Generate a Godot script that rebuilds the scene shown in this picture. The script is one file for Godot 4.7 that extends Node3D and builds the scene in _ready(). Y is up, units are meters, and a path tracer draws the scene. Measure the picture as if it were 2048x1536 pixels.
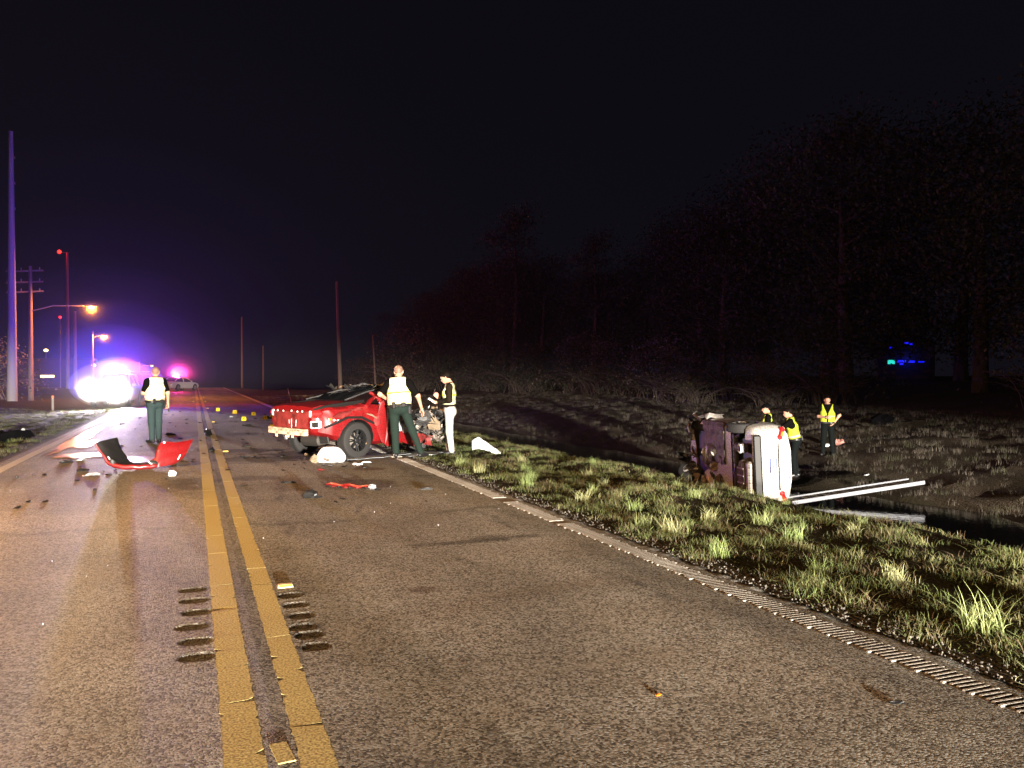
extends Node3D
# Night crash scene on a two-lane road. x = metres right of the camera across the road, -z = metres along the road, y up.

var M := {}
var rng := RandomNumberGenerator.new()
var nz := FastNoiseLite.new()
var taken := {}
var T0 := 0

# ------------------------------------------------------------------ geometry collector
class Soup:
	var v := PackedVector3Array()

	func tri(a: Vector3, b: Vector3, c: Vector3) -> void:  # counter-clockwise seen from outside
		v.append(a); v.append(c); v.append(b)

	func quad(a: Vector3, b: Vector3, c: Vector3, d: Vector3) -> void:
		tri(a, b, c); tri(a, c, d)

	func add(o: Soup, t := Transform3D()) -> void:
		v.append_array(t * o.v)

	func box(t: Transform3D, s: Vector3, bev := 0.0) -> Soup:
		var h := s * 0.5
		if bev <= 0.0:
			var p := []
			for i in 8:
				p.append(t * Vector3(h.x if i & 1 else -h.x, h.y if i & 2 else -h.y, h.z if i & 4 else -h.z))
			quad(p[4], p[5], p[7], p[6]); quad(p[1], p[0], p[2], p[3]); quad(p[5], p[1], p[3], p[7])
			quad(p[0], p[4], p[6], p[2]); quad(p[6], p[7], p[3], p[2]); quad(p[0], p[1], p[5], p[4])
			return self
		var b := minf(bev, 0.49 * minf(s.x, minf(s.y, s.z)))
		var k := h - Vector3(b, b, b)
		var q := func(sx: int, sy: int, sz: int, ax: int) -> Vector3:
			return t * Vector3(sx * (h.x if ax == 0 else k.x), sy * (h.y if ax == 1 else k.y), sz * (h.z if ax == 2 else k.z))
		for sg in [1, -1]:
			_q4(q.call(sg, -1, -1, 0), q.call(sg, 1, -1, 0), q.call(sg, 1, 1, 0), q.call(sg, -1, 1, 0), sg)
			_q4(q.call(-1, sg, -1, 1), q.call(-1, sg, 1, 1), q.call(1, sg, 1, 1), q.call(1, sg, -1, 1), sg)
			_q4(q.call(-1, -1, sg, 2), q.call(1, -1, sg, 2), q.call(1, 1, sg, 2), q.call(-1, 1, sg, 2), sg)
			for s2 in [1, -1]:
				_q4(q.call(sg, s2, -1, 0), q.call(sg, s2, -1, 1), q.call(sg, s2, 1, 1), q.call(sg, s2, 1, 0), sg * s2)
				_q4(q.call(-1, sg, s2, 1), q.call(-1, sg, s2, 2), q.call(1, sg, s2, 2), q.call(1, sg, s2, 1), sg * s2)
				_q4(q.call(sg, -1, s2, 2), q.call(sg, -1, s2, 0), q.call(sg, 1, s2, 0), q.call(sg, 1, s2, 2), sg * s2)
				for s3 in [1, -1]:
					if sg * s2 * s3 > 0:
						tri(q.call(sg, s2, s3, 0), q.call(sg, s2, s3, 1), q.call(sg, s2, s3, 2))
					else:
						tri(q.call(sg, s2, s3, 0), q.call(sg, s2, s3, 2), q.call(sg, s2, s3, 1))
		return self

	func _q4(a: Vector3, b: Vector3, c: Vector3, d: Vector3, sg: int) -> void:
		if sg > 0:
			quad(a, b, c, d)
		else:
			quad(d, c, b, a)

	func rings(r: Array, caps := true, closed := true) -> Soup:  # each ring counter-clockwise seen from the end (last ring towards the viewer)
		var n: int = r[0].size()
		for i in r.size() - 1:
			for j in (n if closed else n - 1):
				var j2 := (j + 1) % n
				quad(r[i][j], r[i][j2], r[i + 1][j2], r[i + 1][j])
		if caps:
			for e in [0, r.size() - 1]:
				var c := Vector3.ZERO
				for p in r[e]:
					c += p
				c /= n
				for j in n:
					if e == 0:
						tri(c, r[e][(j + 1) % n], r[e][j])
					else:
						tri(c, r[e][j], r[e][(j + 1) % n])
		return self

	func tube(path: Array, rad, n := 8, caps := true) -> Soup:
		var rs := []
		var up := Vector3.UP
		for i in path.size():
			var d: Vector3 = (path[mini(i + 1, path.size() - 1)] - path[maxi(i - 1, 0)]).normalized()
			if absf(d.dot(up)) > 0.95:
				up = Vector3.RIGHT if absf(d.x) < 0.8 else Vector3.FORWARD
			var x := up.cross(d).normalized()
			var y := d.cross(x)
			up = y
			var rr: float = rad[i] if rad is Array else rad
			var ring := []
			for j in n:
				var a := TAU * j / n
				ring.append(path[i] + (x * cos(a) + y * sin(a)) * rr)
			rs.append(ring)
		return rings(rs, caps)

	func lathe(prof: Array, n: int, t := Transform3D()) -> Soup:  # profile of (radius, height) going up, about y
		var rs := []
		for p in prof:
			var ring := []
			for j in n:
				var a := -TAU * j / n
				ring.append(t * Vector3(cos(a) * p.x, p.y, sin(a) * p.x))
			rs.append(ring)
		return rings(rs, true)

	func ball(c: Vector3, r: Vector3, n := 10, m := 6, bas := Basis()) -> Soup:
		var prof := []
		for i in m + 1:
			var a := PI * i / m - PI / 2
			prof.append(Vector2(maxf(cos(a), 0.001), sin(a)))
		return lathe(prof, n, Transform3D(bas * Basis.from_scale(r), c))

	func plate(outline: Array, thick: float, t := Transform3D()) -> Soup:  # polygon in xy, extruded along z
		var poly := PackedVector2Array(outline)
		if Geometry2D.is_polygon_clockwise(poly):
			poly.reverse()
		var ix := Geometry2D.triangulate_polygon(poly)
		var h := thick / 2
		for i in range(0, ix.size(), 3):
			var a := poly[ix[i]]; var b := poly[ix[i + 1]]; var c := poly[ix[i + 2]]
			if (b - a).cross(c - a) < 0:
				var s := b; b = c; c = s
			tri(t * Vector3(a.x, a.y, h), t * Vector3(b.x, b.y, h), t * Vector3(c.x, c.y, h))
			tri(t * Vector3(a.x, a.y, -h), t * Vector3(c.x, c.y, -h), t * Vector3(b.x, b.y, -h))
		for i in poly.size():
			var a := poly[i]; var b := poly[(i + 1) % poly.size()]
			quad(t * Vector3(a.x, a.y, -h), t * Vector3(b.x, b.y, -h), t * Vector3(b.x, b.y, h), t * Vector3(a.x, a.y, h))
		return self

	func sheet(g: Array, thick: float) -> Soup:  # a bent sheet of rows of points, given thickness
		var n := g.size(); var m: int = g[0].size()
		var back := []
		for i in n:
			var row := []
			for j in m:
				var du: Vector3 = g[mini(i + 1, n - 1)][j] - g[maxi(i - 1, 0)][j]
				var dv: Vector3 = g[i][mini(j + 1, m - 1)] - g[i][maxi(j - 1, 0)]
				row.append(g[i][j] - du.cross(dv).normalized() * thick)
			back.append(row)
		for i in n - 1:
			for j in m - 1:
				quad(g[i][j], g[i + 1][j], g[i + 1][j + 1], g[i][j + 1])
				quad(back[i][j], back[i][j + 1], back[i + 1][j + 1], back[i + 1][j])
		for i in n - 1:
			quad(g[i][0], back[i][0], back[i + 1][0], g[i + 1][0])
			quad(g[i][m - 1], g[i + 1][m - 1], back[i + 1][m - 1], back[i][m - 1])
		for j in m - 1:
			quad(g[0][j], g[0][j + 1], back[0][j + 1], back[0][j])
			quad(g[n - 1][j], back[n - 1][j], back[n - 1][j + 1], g[n - 1][j + 1])
		return self

	func mesh(crease := 40.0) -> ArrayMesh:
		var nrm := normals(crease)
		var arr := []
		arr.resize(Mesh.ARRAY_MAX)
		arr[Mesh.ARRAY_VERTEX] = v
		arr[Mesh.ARRAY_NORMAL] = nrm
		var am := ArrayMesh.new()
		am.add_surface_from_arrays(Mesh.PRIMITIVE_TRIANGLES, arr)
		return am

	func normals(crease: float) -> PackedVector3Array:
		var n := v.size()
		var out := PackedVector3Array(); out.resize(n)
		var fn := PackedVector3Array(); fn.resize(n / 3)
		var fu := PackedVector3Array(); fu.resize(n / 3)
		for f in n / 3:
			var x := (v[f * 3 + 2] - v[f * 3]).cross(v[f * 3 + 1] - v[f * 3])
			fn[f] = x
			fu[f] = x.normalized()
		if crease <= 0.0:
			for i in n:
				out[i] = fu[i / 3]
			return out
		var head := {}
		var nxt := PackedInt32Array(); nxt.resize(n)
		var key := []
		key.resize(n)
		for i in n:
			var k := Vector3i((v[i] * 4000.0).round())
			key[i] = k
			nxt[i] = head.get(k, -1)
			head[k] = i
		var lim := cos(deg_to_rad(crease))
		for i in n:
			var s := Vector3.ZERO
			var u := fu[i / 3]
			var j: int = head[key[i]]
			while j >= 0:
				if fu[j / 3].dot(u) >= lim:
					s += fn[j / 3]
				j = nxt[j]
			out[i] = s.normalized() if s.length_squared() > 1e-20 else u
		return out

# ------------------------------------------------------------------ naming helpers
func numbered(called: String) -> String:
	var k: int = taken.get(called, 0)
	taken[called] = k + 1
	return called if k == 0 else "%s_%03d" % [called, k]

func tag(o: Node, label: String, category: String, group := "", kind := "") -> Node:
	if label: o.set_meta("label", label)
	if category: o.set_meta("category", category)
	if group: o.set_meta("group", group)
	if kind: o.set_meta("kind", kind)
	return o

func thing(called: String, label: String, category: String, at := Vector3.ZERO, turn := 0.0, group := "") -> Node3D:
	var o := Node3D.new()
	o.name = numbered(called)
	add_child(o)
	o.position = at
	o.rotation.y = turn
	tag(o, label, category, group)
	return o

func part(parent: Node, called: String, mesh: Mesh, mat: Material, t := Transform3D()) -> MeshInstance3D:
	var o := MeshInstance3D.new()
	o.mesh = mesh
	if mat: o.material_override = mat
	o.transform = t
	if parent == self:
		o.name = numbered(called)
	else:
		var i := 1
		var nm := called
		while parent.has_node(nm):
			nm = "%s_%03d" % [called, i]; i += 1
		o.name = nm
	parent.add_child(o)
	return o

func single(called: String, label: String, category: String, mesh: Mesh, mat: Material, t := Transform3D(), group := "") -> MeshInstance3D:
	var o := part(self, called, mesh, mat, t)
	tag(o, label, category, group)
	return o

func copy_of(o: Node3D, at: Vector3, turn: float, label: String, group := "") -> Node3D:
	var c: Node3D = o.duplicate()
	c.name = numbered(o.get_meta("base", String(o.name)))
	add_child(c)
	c.position = at
	c.rotation.y = turn
	c.set_meta("label", label)
	if group: c.set_meta("group", group)
	return c

func scatter(parent: Node, called: String, mesh: Mesh, mat: Material, xs: Array, cols := []) -> MultiMeshInstance3D:
	var mm := MultiMesh.new()
	mm.transform_format = MultiMesh.TRANSFORM_3D
	mm.use_colors = cols.size() > 0
	mm.mesh = mesh
	mm.instance_count = xs.size()
	for i in xs.size():
		mm.set_instance_transform(i, xs[i])
		if cols.size() > 0: mm.set_instance_color(i, cols[i])
	var o := MultiMeshInstance3D.new()
	o.multimesh = mm
	o.material_override = mat
	o.name = numbered(called) if parent == self else called
	o.set_meta("kind", "stuff")
	parent.add_child(o, true)
	return o

func lin(r: float, g: float, b: float) -> Color:
	return Color(r, g, b).linear_to_srgb()

func mat(key: String, c: Color, rough := 0.7, metal := 0.0, spec := 0.5) -> StandardMaterial3D:
	var m := StandardMaterial3D.new()
	m.resource_name = key
	m.albedo_color = c
	m.roughness = rough
	m.metallic = metal
	m.metallic_specular = spec
	M[key] = m
	return m

func noise_tex(freq: float, kind := FastNoiseLite.TYPE_SIMPLEX_SMOOTH, size := 512, oct := 4, ramp = null, sd := 1, nmap := false, bump := 4.0) -> NoiseTexture2D:
	var n := FastNoiseLite.new()
	n.noise_type = kind
	n.frequency = freq
	n.seed = sd
	n.fractal_octaves = oct
	if kind == FastNoiseLite.TYPE_CELLULAR:
		n.cellular_return_type = FastNoiseLite.RETURN_DISTANCE2_SUB
		n.cellular_jitter = 1.0
	var t := NoiseTexture2D.new()
	t.noise = n
	t.width = size
	t.height = size
	t.seamless = true
	if nmap:
		t.as_normal_map = true
		t.bump_strength = bump
	if ramp:
		var gr := Gradient.new()
		gr.offsets = PackedFloat32Array(ramp[0])
		gr.colors = PackedColorArray(ramp[1])
		t.color_ramp = gr
	return t

func worn(m: StandardMaterial3D, tex: Texture2D, scale: float, bump: Texture2D = null, cm := 0.3) -> StandardMaterial3D:
	m.uv1_triplanar = true
	m.uv1_scale = Vector3.ONE * scale
	if tex: m.albedo_texture = tex
	if bump:
		m.heightmap_enabled = true
		m.heightmap_texture = bump
		m.heightmap_scale = cm
	return m

func glow(key: String, c: Color, e: float) -> StandardMaterial3D:
	var m := mat(key, lin(0.6, 0.6, 0.6), 0.3)
	m.emission_enabled = true
	m.emission = c
	m.emission_energy_multiplier = e
	return m

func lamp(parent: Node, c: Color, e: float, at: Vector3, size := 0.1) -> OmniLight3D:
	var l := OmniLight3D.new()
	l.name = "lamp_light"
	l.light_color = c
	l.light_energy = e
	l.light_size = size
	l.omni_range = 150.0
	l.omni_attenuation = 2.0
	l.shadow_enabled = true
	l.position = at
	parent.add_child(l, true)
	return l

func spot(parent: Node, c: Color, e: float, at: Vector3, towards: Vector3, half: float, soft: float, size := 0.09) -> SpotLight3D:
	var l := SpotLight3D.new()
	l.name = "headlight_beam"
	l.light_color = c
	l.light_energy = e
	l.light_size = size
	l.spot_range = 150.0
	l.spot_attenuation = 2.0
	l.spot_angle = half
	l.spot_angle_attenuation = soft
	l.shadow_enabled = true
	parent.add_child(l, true)
	l.transform = Transform3D(Basis.looking_at(towards.normalized(), Vector3.UP), at)
	return l

func W(lat: float, al: float, h := 0.0) -> Vector3:
	return Vector3(lat, h, -al)

func rr(a: float, b: float) -> float:
	return rng.randf_range(a, b)

func TR(p: Vector3, eul := Vector3.ZERO, s := Vector3.ONE) -> Transform3D:
	return Transform3D(Basis.from_euler(eul) * Basis.from_scale(s), p)

# ------------------------------------------------------------------ land
const RIGHT := [[3.9, -0.05], [4.4, -0.05], [5.5, -0.1], [7.2, -0.17], [8.2, -0.28], [9.0, -0.65], [9.9, -1.22], [11.5, -1.36], [13.6, -1.3], [14.5, -1.16], [15.2, -1.04], [17.0, -0.7], [20.0, -0.38], [24.0, -0.1], [30.0, 0.1], [44.0, 1.2], [60.0, 1.5], [900.0, 2.0]]
const LEFT := [[3.2, -0.05], [3.5, -0.04], [5.0, -0.12], [7.0, -0.16], [10.0, -0.02], [16.0, 0.1], [30.0, 0.4], [900.0, 3.0]]

func prof(a: Array, x: float) -> float:
	if x <= a[0][0]: return a[0][1]
	for i in a.size() - 1:
		if x < a[i + 1][0]:
			return lerpf(a[i][1], a[i + 1][1], (x - a[i][0]) / (a[i + 1][0] - a[i][0]))
	return a[-1][1]

func crest(al: float) -> float:
	var t := maxf(0.0, al - 118.0)
	return -minf(t * t / 900.0, 6.0 + t * 0.002)

func land(x: float, al: float) -> float:
	var h := 0.0
	if x > 0.35:
		h = prof(RIGHT, x)
		var f := smoothstep(50.0, 62.0, al) * (1.0 - smoothstep(100.0, 118.0, al))
		if x < 30.0: h = lerpf(h, -0.06, f * (1.0 - smoothstep(16.0, 26.0, x)))
	else:
		h = prof(LEFT, -x)
	if x > 4.3 or x < -3.5:
		var w := minf(1.0, (absf(x - 0.4) - 3.9) / 2.0)
		h += nz.get_noise_2d(x * 9.0, al * 9.0) * 0.11 * w + nz.get_noise_2d(x * 38.0, al * 38.0) * 0.045 * w
		if x > 15.0: h += nz.get_noise_2d(x * 22.0 + 90.0, al * 22.0) * 0.16 * (1.0 - smoothstep(26.0, 34.0, x))
	if x > 11.0 and x < 17.0:  # firm ground where two people stand at the water
		h = lerpf(h, -0.9, exp(-(pow(x - 14.0, 2) / 0.7 + pow(al - 17.5, 2) / 1.6)))
	return h + crest(al)

func on_land(x: float, al: float, up := 0.0) -> Vector3:
	return Vector3(x, land(x, al) + up, -al)

# ------------------------------------------------------------------ setting
func materials() -> void:
	var g2 := [[0.0, 0.32, 0.6, 1.0], [Color(0.42, 0.40, 0.38), Color(0.72, 0.69, 0.65), Color(0.93, 0.9, 0.86), Color(1, 1, 1)]]
	var grain := noise_tex(0.13, FastNoiseLite.TYPE_CELLULAR, 1024, 1, [[0.0, 0.3, 0.55, 0.8, 1.0], [Color(0.45, 0.42, 0.38), Color(0.7, 0.67, 0.63), Color(0.85, 0.82, 0.78), Color(0.98, 0.96, 0.93), Color(1, 1, 1)]], 3)
	(grain.noise as FastNoiseLite).cellular_return_type = FastNoiseLite.RETURN_CELL_VALUE
	(grain.noise as FastNoiseLite).fractal_type = FastNoiseLite.FRACTAL_NONE
	var grain_h := noise_tex(0.13, FastNoiseLite.TYPE_CELLULAR, 1024, 2, [[0.0, 1.0], [Color(1, 1, 1), Color(0, 0, 0)]], 3)
	(grain_h.noise as FastNoiseLite).cellular_return_type = FastNoiseLite.RETURN_DISTANCE
	var blot := noise_tex(0.006, FastNoiseLite.TYPE_SIMPLEX_SMOOTH, 512, 5, g2, 5)
	var fine := noise_tex(0.05, FastNoiseLite.TYPE_SIMPLEX_SMOOTH, 512, 4, g2, 7)
	var fine_h := noise_tex(0.05, FastNoiseLite.TYPE_SIMPLEX_SMOOTH, 512, 4, null, 8)
	var wet := noise_tex(0.004, FastNoiseLite.TYPE_SIMPLEX_SMOOTH, 512, 4, [[0.0, 0.4, 0.62, 1.0], [Color(0.5, 0.5, 0.5), Color(0.62, 0.62, 0.62), Color(0.9, 0.9, 0.9), Color(1, 1, 1)]], 21)
	M.grain = grain; M.fine = fine; M.fine_h = fine_h; M.blot = blot
	for k in ["road_dry", "road_wet"]:
		var m := mat(k, Color(1, 1, 1), 0.85 if k == "road_dry" else 0.68, 0.0, 0.25 if k == "road_dry" else 0.4)
		m.vertex_color_use_as_albedo = true
		m.albedo_texture = grain
		m.heightmap_enabled = true
		m.heightmap_texture = grain_h
		m.heightmap_scale = 1.1
	for p in [["yellow_paint", lin(0.54, 0.47, 0.2), 0.8], ["white_paint", lin(0.5, 0.49, 0.47), 0.75], ["white_line", lin(0.66, 0.65, 0.62), 0.7]]:
		var m := worn(mat(p[0], p[1], p[2]), fine, 2.2, fine_h, 0.18)
	var mg := mat("ground", Color(1, 1, 1), 0.95, 0.0, 0.2)
	mg.vertex_color_use_as_albedo = true
	mg.albedo_texture = fine
	mg.uv1_scale = Vector3(0.7, 0.7, 1)
	mg.heightmap_enabled = true
	mg.heightmap_texture = fine_h
	mg.heightmap_scale = 6.0
	worn(mat("water", lin(0.004, 0.005, 0.005), 0.04, 0.0, 0.5), null, 0.25, fine_h, 0.12)
	for p in [["grass_blade", lin(1, 1, 1)], ["dry_blade", lin(1, 1, 1)], ["leaf", lin(1, 1, 1)]]:
		var m := mat(p[0], p[1], 0.65, 0.0, 0.3)
		m.vertex_color_use_as_albedo = true
		m.backlight_enabled = true
		m.backlight = Color(0.35, 0.4, 0.2)
	for k in 3:
		var m := mat("clump_%d" % k, [lin(0.36, 0.43, 0.18), lin(0.29, 0.38, 0.14), lin(0.46, 0.48, 0.24)][k], 0.6, 0.0, 0.3)
		m.vertex_color_use_as_albedo = true
		m.backlight_enabled = true
		m.backlight = Color(0.3, 0.35, 0.18)
	worn(mat("bark", lin(0.09, 0.07, 0.055), 0.9), fine, 2.0, fine_h, 2.0)
	worn(mat("pole_wood", lin(0.2, 0.16, 0.12), 0.85), fine, 1.2, fine_h, 0.6)
	worn(mat("concrete", lin(0.36, 0.34, 0.32), 0.85), fine, 1.0, fine_h, 0.3)
	worn(mat("skin", lin(0.50, 0.27, 0.18), 0.5), null, 1.0)
	worn(mat("trouser_green", lin(0.02, 0.036, 0.033), 0.85), fine, 8.0, fine_h, 0.1)
	worn(mat("trouser_grey", lin(0.038, 0.066, 0.076), 0.85), fine, 8.0, fine_h, 0.1)
	worn(mat("trouser_dark", lin(0.007, 0.01, 0.011), 0.85), fine, 8.0, fine_h, 0.1)
	worn(mat("trouser_white", lin(0.62, 0.63, 0.64), 0.8), fine, 8.0, fine_h, 0.1)
	worn(mat("shirt_black", lin(0.004, 0.0038, 0.004), 0.85), fine, 8.0)
	worn(mat("shirt_brown", lin(0.02, 0.016, 0.012), 0.85), fine, 8.0)
	worn(mat("vest_pale", lin(0.8, 0.82, 0.52), 0.75), fine, 3.0)
	worn(mat("vest_lime", lin(0.5, 0.66, 0.035), 0.75), fine, 3.0)
	mat("reflective", lin(0.8, 0.8, 0.78), 0.45)
	mat("lime_edge", lin(0.5, 0.62, 0.02), 0.7)
	mat("hair_dark", lin(0.006, 0.0038, 0.0026), 0.7, 0.0, 0.2)
	mat("hair_shaved", lin(0.2, 0.12, 0.085), 0.6)
	mat("leather", lin(0.012, 0.012, 0.013), 0.4)
	mat("eye_white", lin(0.6, 0.58, 0.55), 0.3)
	mat("eye_dark", lin(0.02, 0.012, 0.008), 0.2)
	mat("paper", lin(0.8, 0.82, 0.85), 0.7)
	var red := worn(mat("red_paint", lin(0.24, 0.006, 0.009), 0.42), fine, 1.2)
	red.clearcoat_enabled = true; red.clearcoat = 0.4; red.clearcoat_roughness = 0.12
	worn(mat("red_dusty", lin(0.22, 0.022, 0.022), 0.6), blot, 1.5)
	var wp := worn(mat("white_car_paint", lin(0.72, 0.73, 0.76), 0.35), fine, 0.8)
	wp.clearcoat_enabled = true; wp.clearcoat = 0.6; wp.clearcoat_roughness = 0.1
	worn(mat("black_plastic", lin(0.014, 0.014, 0.015), 0.5), fine, 4.0)
	worn(mat("rubber", lin(0.022, 0.022, 0.024), 0.8), fine, 6.0, fine_h, 0.2)
	worn(mat("steel", lin(0.42, 0.42, 0.43), 0.35, 0.9), fine, 5.0)
	worn(mat("bare_metal", lin(0.36, 0.34, 0.33), 0.5, 0.5), blot, 6.0)
	worn(mat("rusty", lin(0.13, 0.108, 0.085), 0.75, 0.2), blot, 5.0, fine_h, 0.4)
	worn(mat("floor_pan", lin(0.12, 0.108, 0.1), 0.6, 0.2), blot, 3.0, fine_h, 0.3)
	worn(mat("tan_panel", lin(0.3, 0.24, 0.17), 0.85), fine, 3.0)
	worn(mat("cream_foam", lin(0.66, 0.55, 0.43), 0.8), blot, 2.5)
	worn(mat("cloth_white", lin(0.78, 0.78, 0.8), 0.85), null, 1.0, fine_h, 0.3)
	worn(mat("cloth_pale_blue", lin(0.5, 0.57, 0.68), 0.85), fine, 4.0)
	worn(mat("black_cloth", lin(0.003, 0.003, 0.0045), 0.9), fine, 4.0)
	var gl := mat("dark_glass", lin(0.006, 0.007, 0.008), 0.06)
	gl.metallic_specular = 0.6
	mat("lens_red", lin(0.34, 0.006, 0.008), 0.12).clearcoat_enabled = true
	mat("lens_amber", lin(0.6, 0.2, 0.02), 0.15)
	mat("lens_clear", lin(0.3, 0.31, 0.33), 0.1)
	for k in ["trouser_green", "trouser_grey", "trouser_dark", "shirt_black", "shirt_brown", "black_cloth"]:
		M[k].metallic_specular = 0.15
	mat("marker_yellow", lin(0.75, 0.52, 0.02), 0.5)
	mat("marker_black", lin(0.03, 0.025, 0.01), 0.6)
	mat("lens_yellow", lin(0.85, 0.6, 0.05), 0.2)
	mat("aluminium", lin(0.3, 0.31, 0.34), 0.5, 0.4)
	worn(mat("wall_dark", lin(0.08, 0.075, 0.07), 0.9), fine, 1.0)
	mat("orange_plastic", lin(0.7, 0.16, 0.02), 0.5)

func grid_mesh(xs: Array, als: Array, hf: Callable, cf: Callable, uvs: float) -> ArrayMesh:
	var nx := xs.size(); var na := als.size()
	var v := PackedVector3Array(); v.resize(nx * na)
	var c := PackedColorArray(); c.resize(nx * na)
	var uv := PackedVector2Array(); uv.resize(nx * na)
	var nn := PackedVector3Array(); nn.resize(nx * na)
	for j in na:
		for i in nx:
			var q := j * nx + i
			v[q] = Vector3(xs[i], hf.call(xs[i], als[j]), -als[j])
			c[q] = cf.call(xs[i], als[j])
			uv[q] = Vector2(xs[i], als[j]) * uvs
	for j in na:
		for i in nx:
			var q := j * nx + i
			var dx := v[j * nx + mini(i + 1, nx - 1)] - v[j * nx + maxi(i - 1, 0)]
			var da := v[mini(j + 1, na - 1) * nx + i] - v[maxi(j - 1, 0) * nx + i]
			nn[q] = dx.cross(da).normalized()
	var ix := PackedInt32Array()
	ix.resize((nx - 1) * (na - 1) * 6)
	var w := 0
	for j in na - 1:
		for i in nx - 1:
			var a := j * nx + i; var b := a + 1; var d := a + nx; var e := d + 1
			ix[w] = a; ix[w + 1] = e; ix[w + 2] = b; ix[w + 3] = a; ix[w + 4] = d; ix[w + 5] = e
			w += 6
	var arr := []
	arr.resize(Mesh.ARRAY_MAX)
	arr[Mesh.ARRAY_VERTEX] = v; arr[Mesh.ARRAY_NORMAL] = nn; arr[Mesh.ARRAY_COLOR] = c; arr[Mesh.ARRAY_TEX_UV] = uv; arr[Mesh.ARRAY_INDEX] = ix
	# tangents are not needed: the relief is a height map
	var am := ArrayMesh.new()
	am.add_surface_from_arrays(Mesh.PRIMITIVE_TRIANGLES, arr)
	return am

func steps(spec: Array) -> Array:  # [[from, to, step], ...]
	var out := []
	for s in spec:
		var n := maxi(1, int(round((s[1] - s[0]) / s[2])))
		for i in n:
			out.append(s[0] + (s[1] - s[0]) * i / n)
	out.append(spec[-1][1])
	return out

const GROOVES_R := [6.2, 5.93, 5.66, 5.4, 5.22, 4.98]
const GROOVES_L := [6.62, 6.3, 5.98, 5.64, 5.32, 5.02]

func road_h(x: float, al: float) -> float:
	var h := crest(al) + nz.get_noise_2d(x * 14.0, al * 14.0) * 0.006
	if al > 4.5 and al < 7.2:
		for g in GROOVES_R:
			var u: float = (x - 0.66 - 0.015 * sin(g * 9.0)) / 0.088
			var w: float = (al - g) / 0.07
			var d: float = u * u * u * u + w * w
			if d < 1.0: h -= 0.018 * (1.0 - d * d)
			elif d < 2.2: h += 0.002 * (2.2 - d) / 1.2
		for g in GROOVES_L:
			var u: float = (x + 0.0 + 0.02 * sin(g * 7.0)) / 0.1
			var w: float = (al - g) / 0.07
			var d: float = u * u * u * u + w * w
			if d < 1.0: h -= 0.018 * (1.0 - d * d)
			elif d < 2.2: h += 0.002 * (2.2 - d) / 1.2
	return h

func blob(x: float, al: float, cx: float, ca: float, rx: float, ra: float) -> float:
	var d := sqrt(pow((x - cx) / rx, 2) + pow((al - ca) / ra, 2)) + nz.get_noise_2d(x * 60.0, al * 60.0) * 0.55
	return 1.0 - smoothstep(0.75, 1.1, d)

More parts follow.
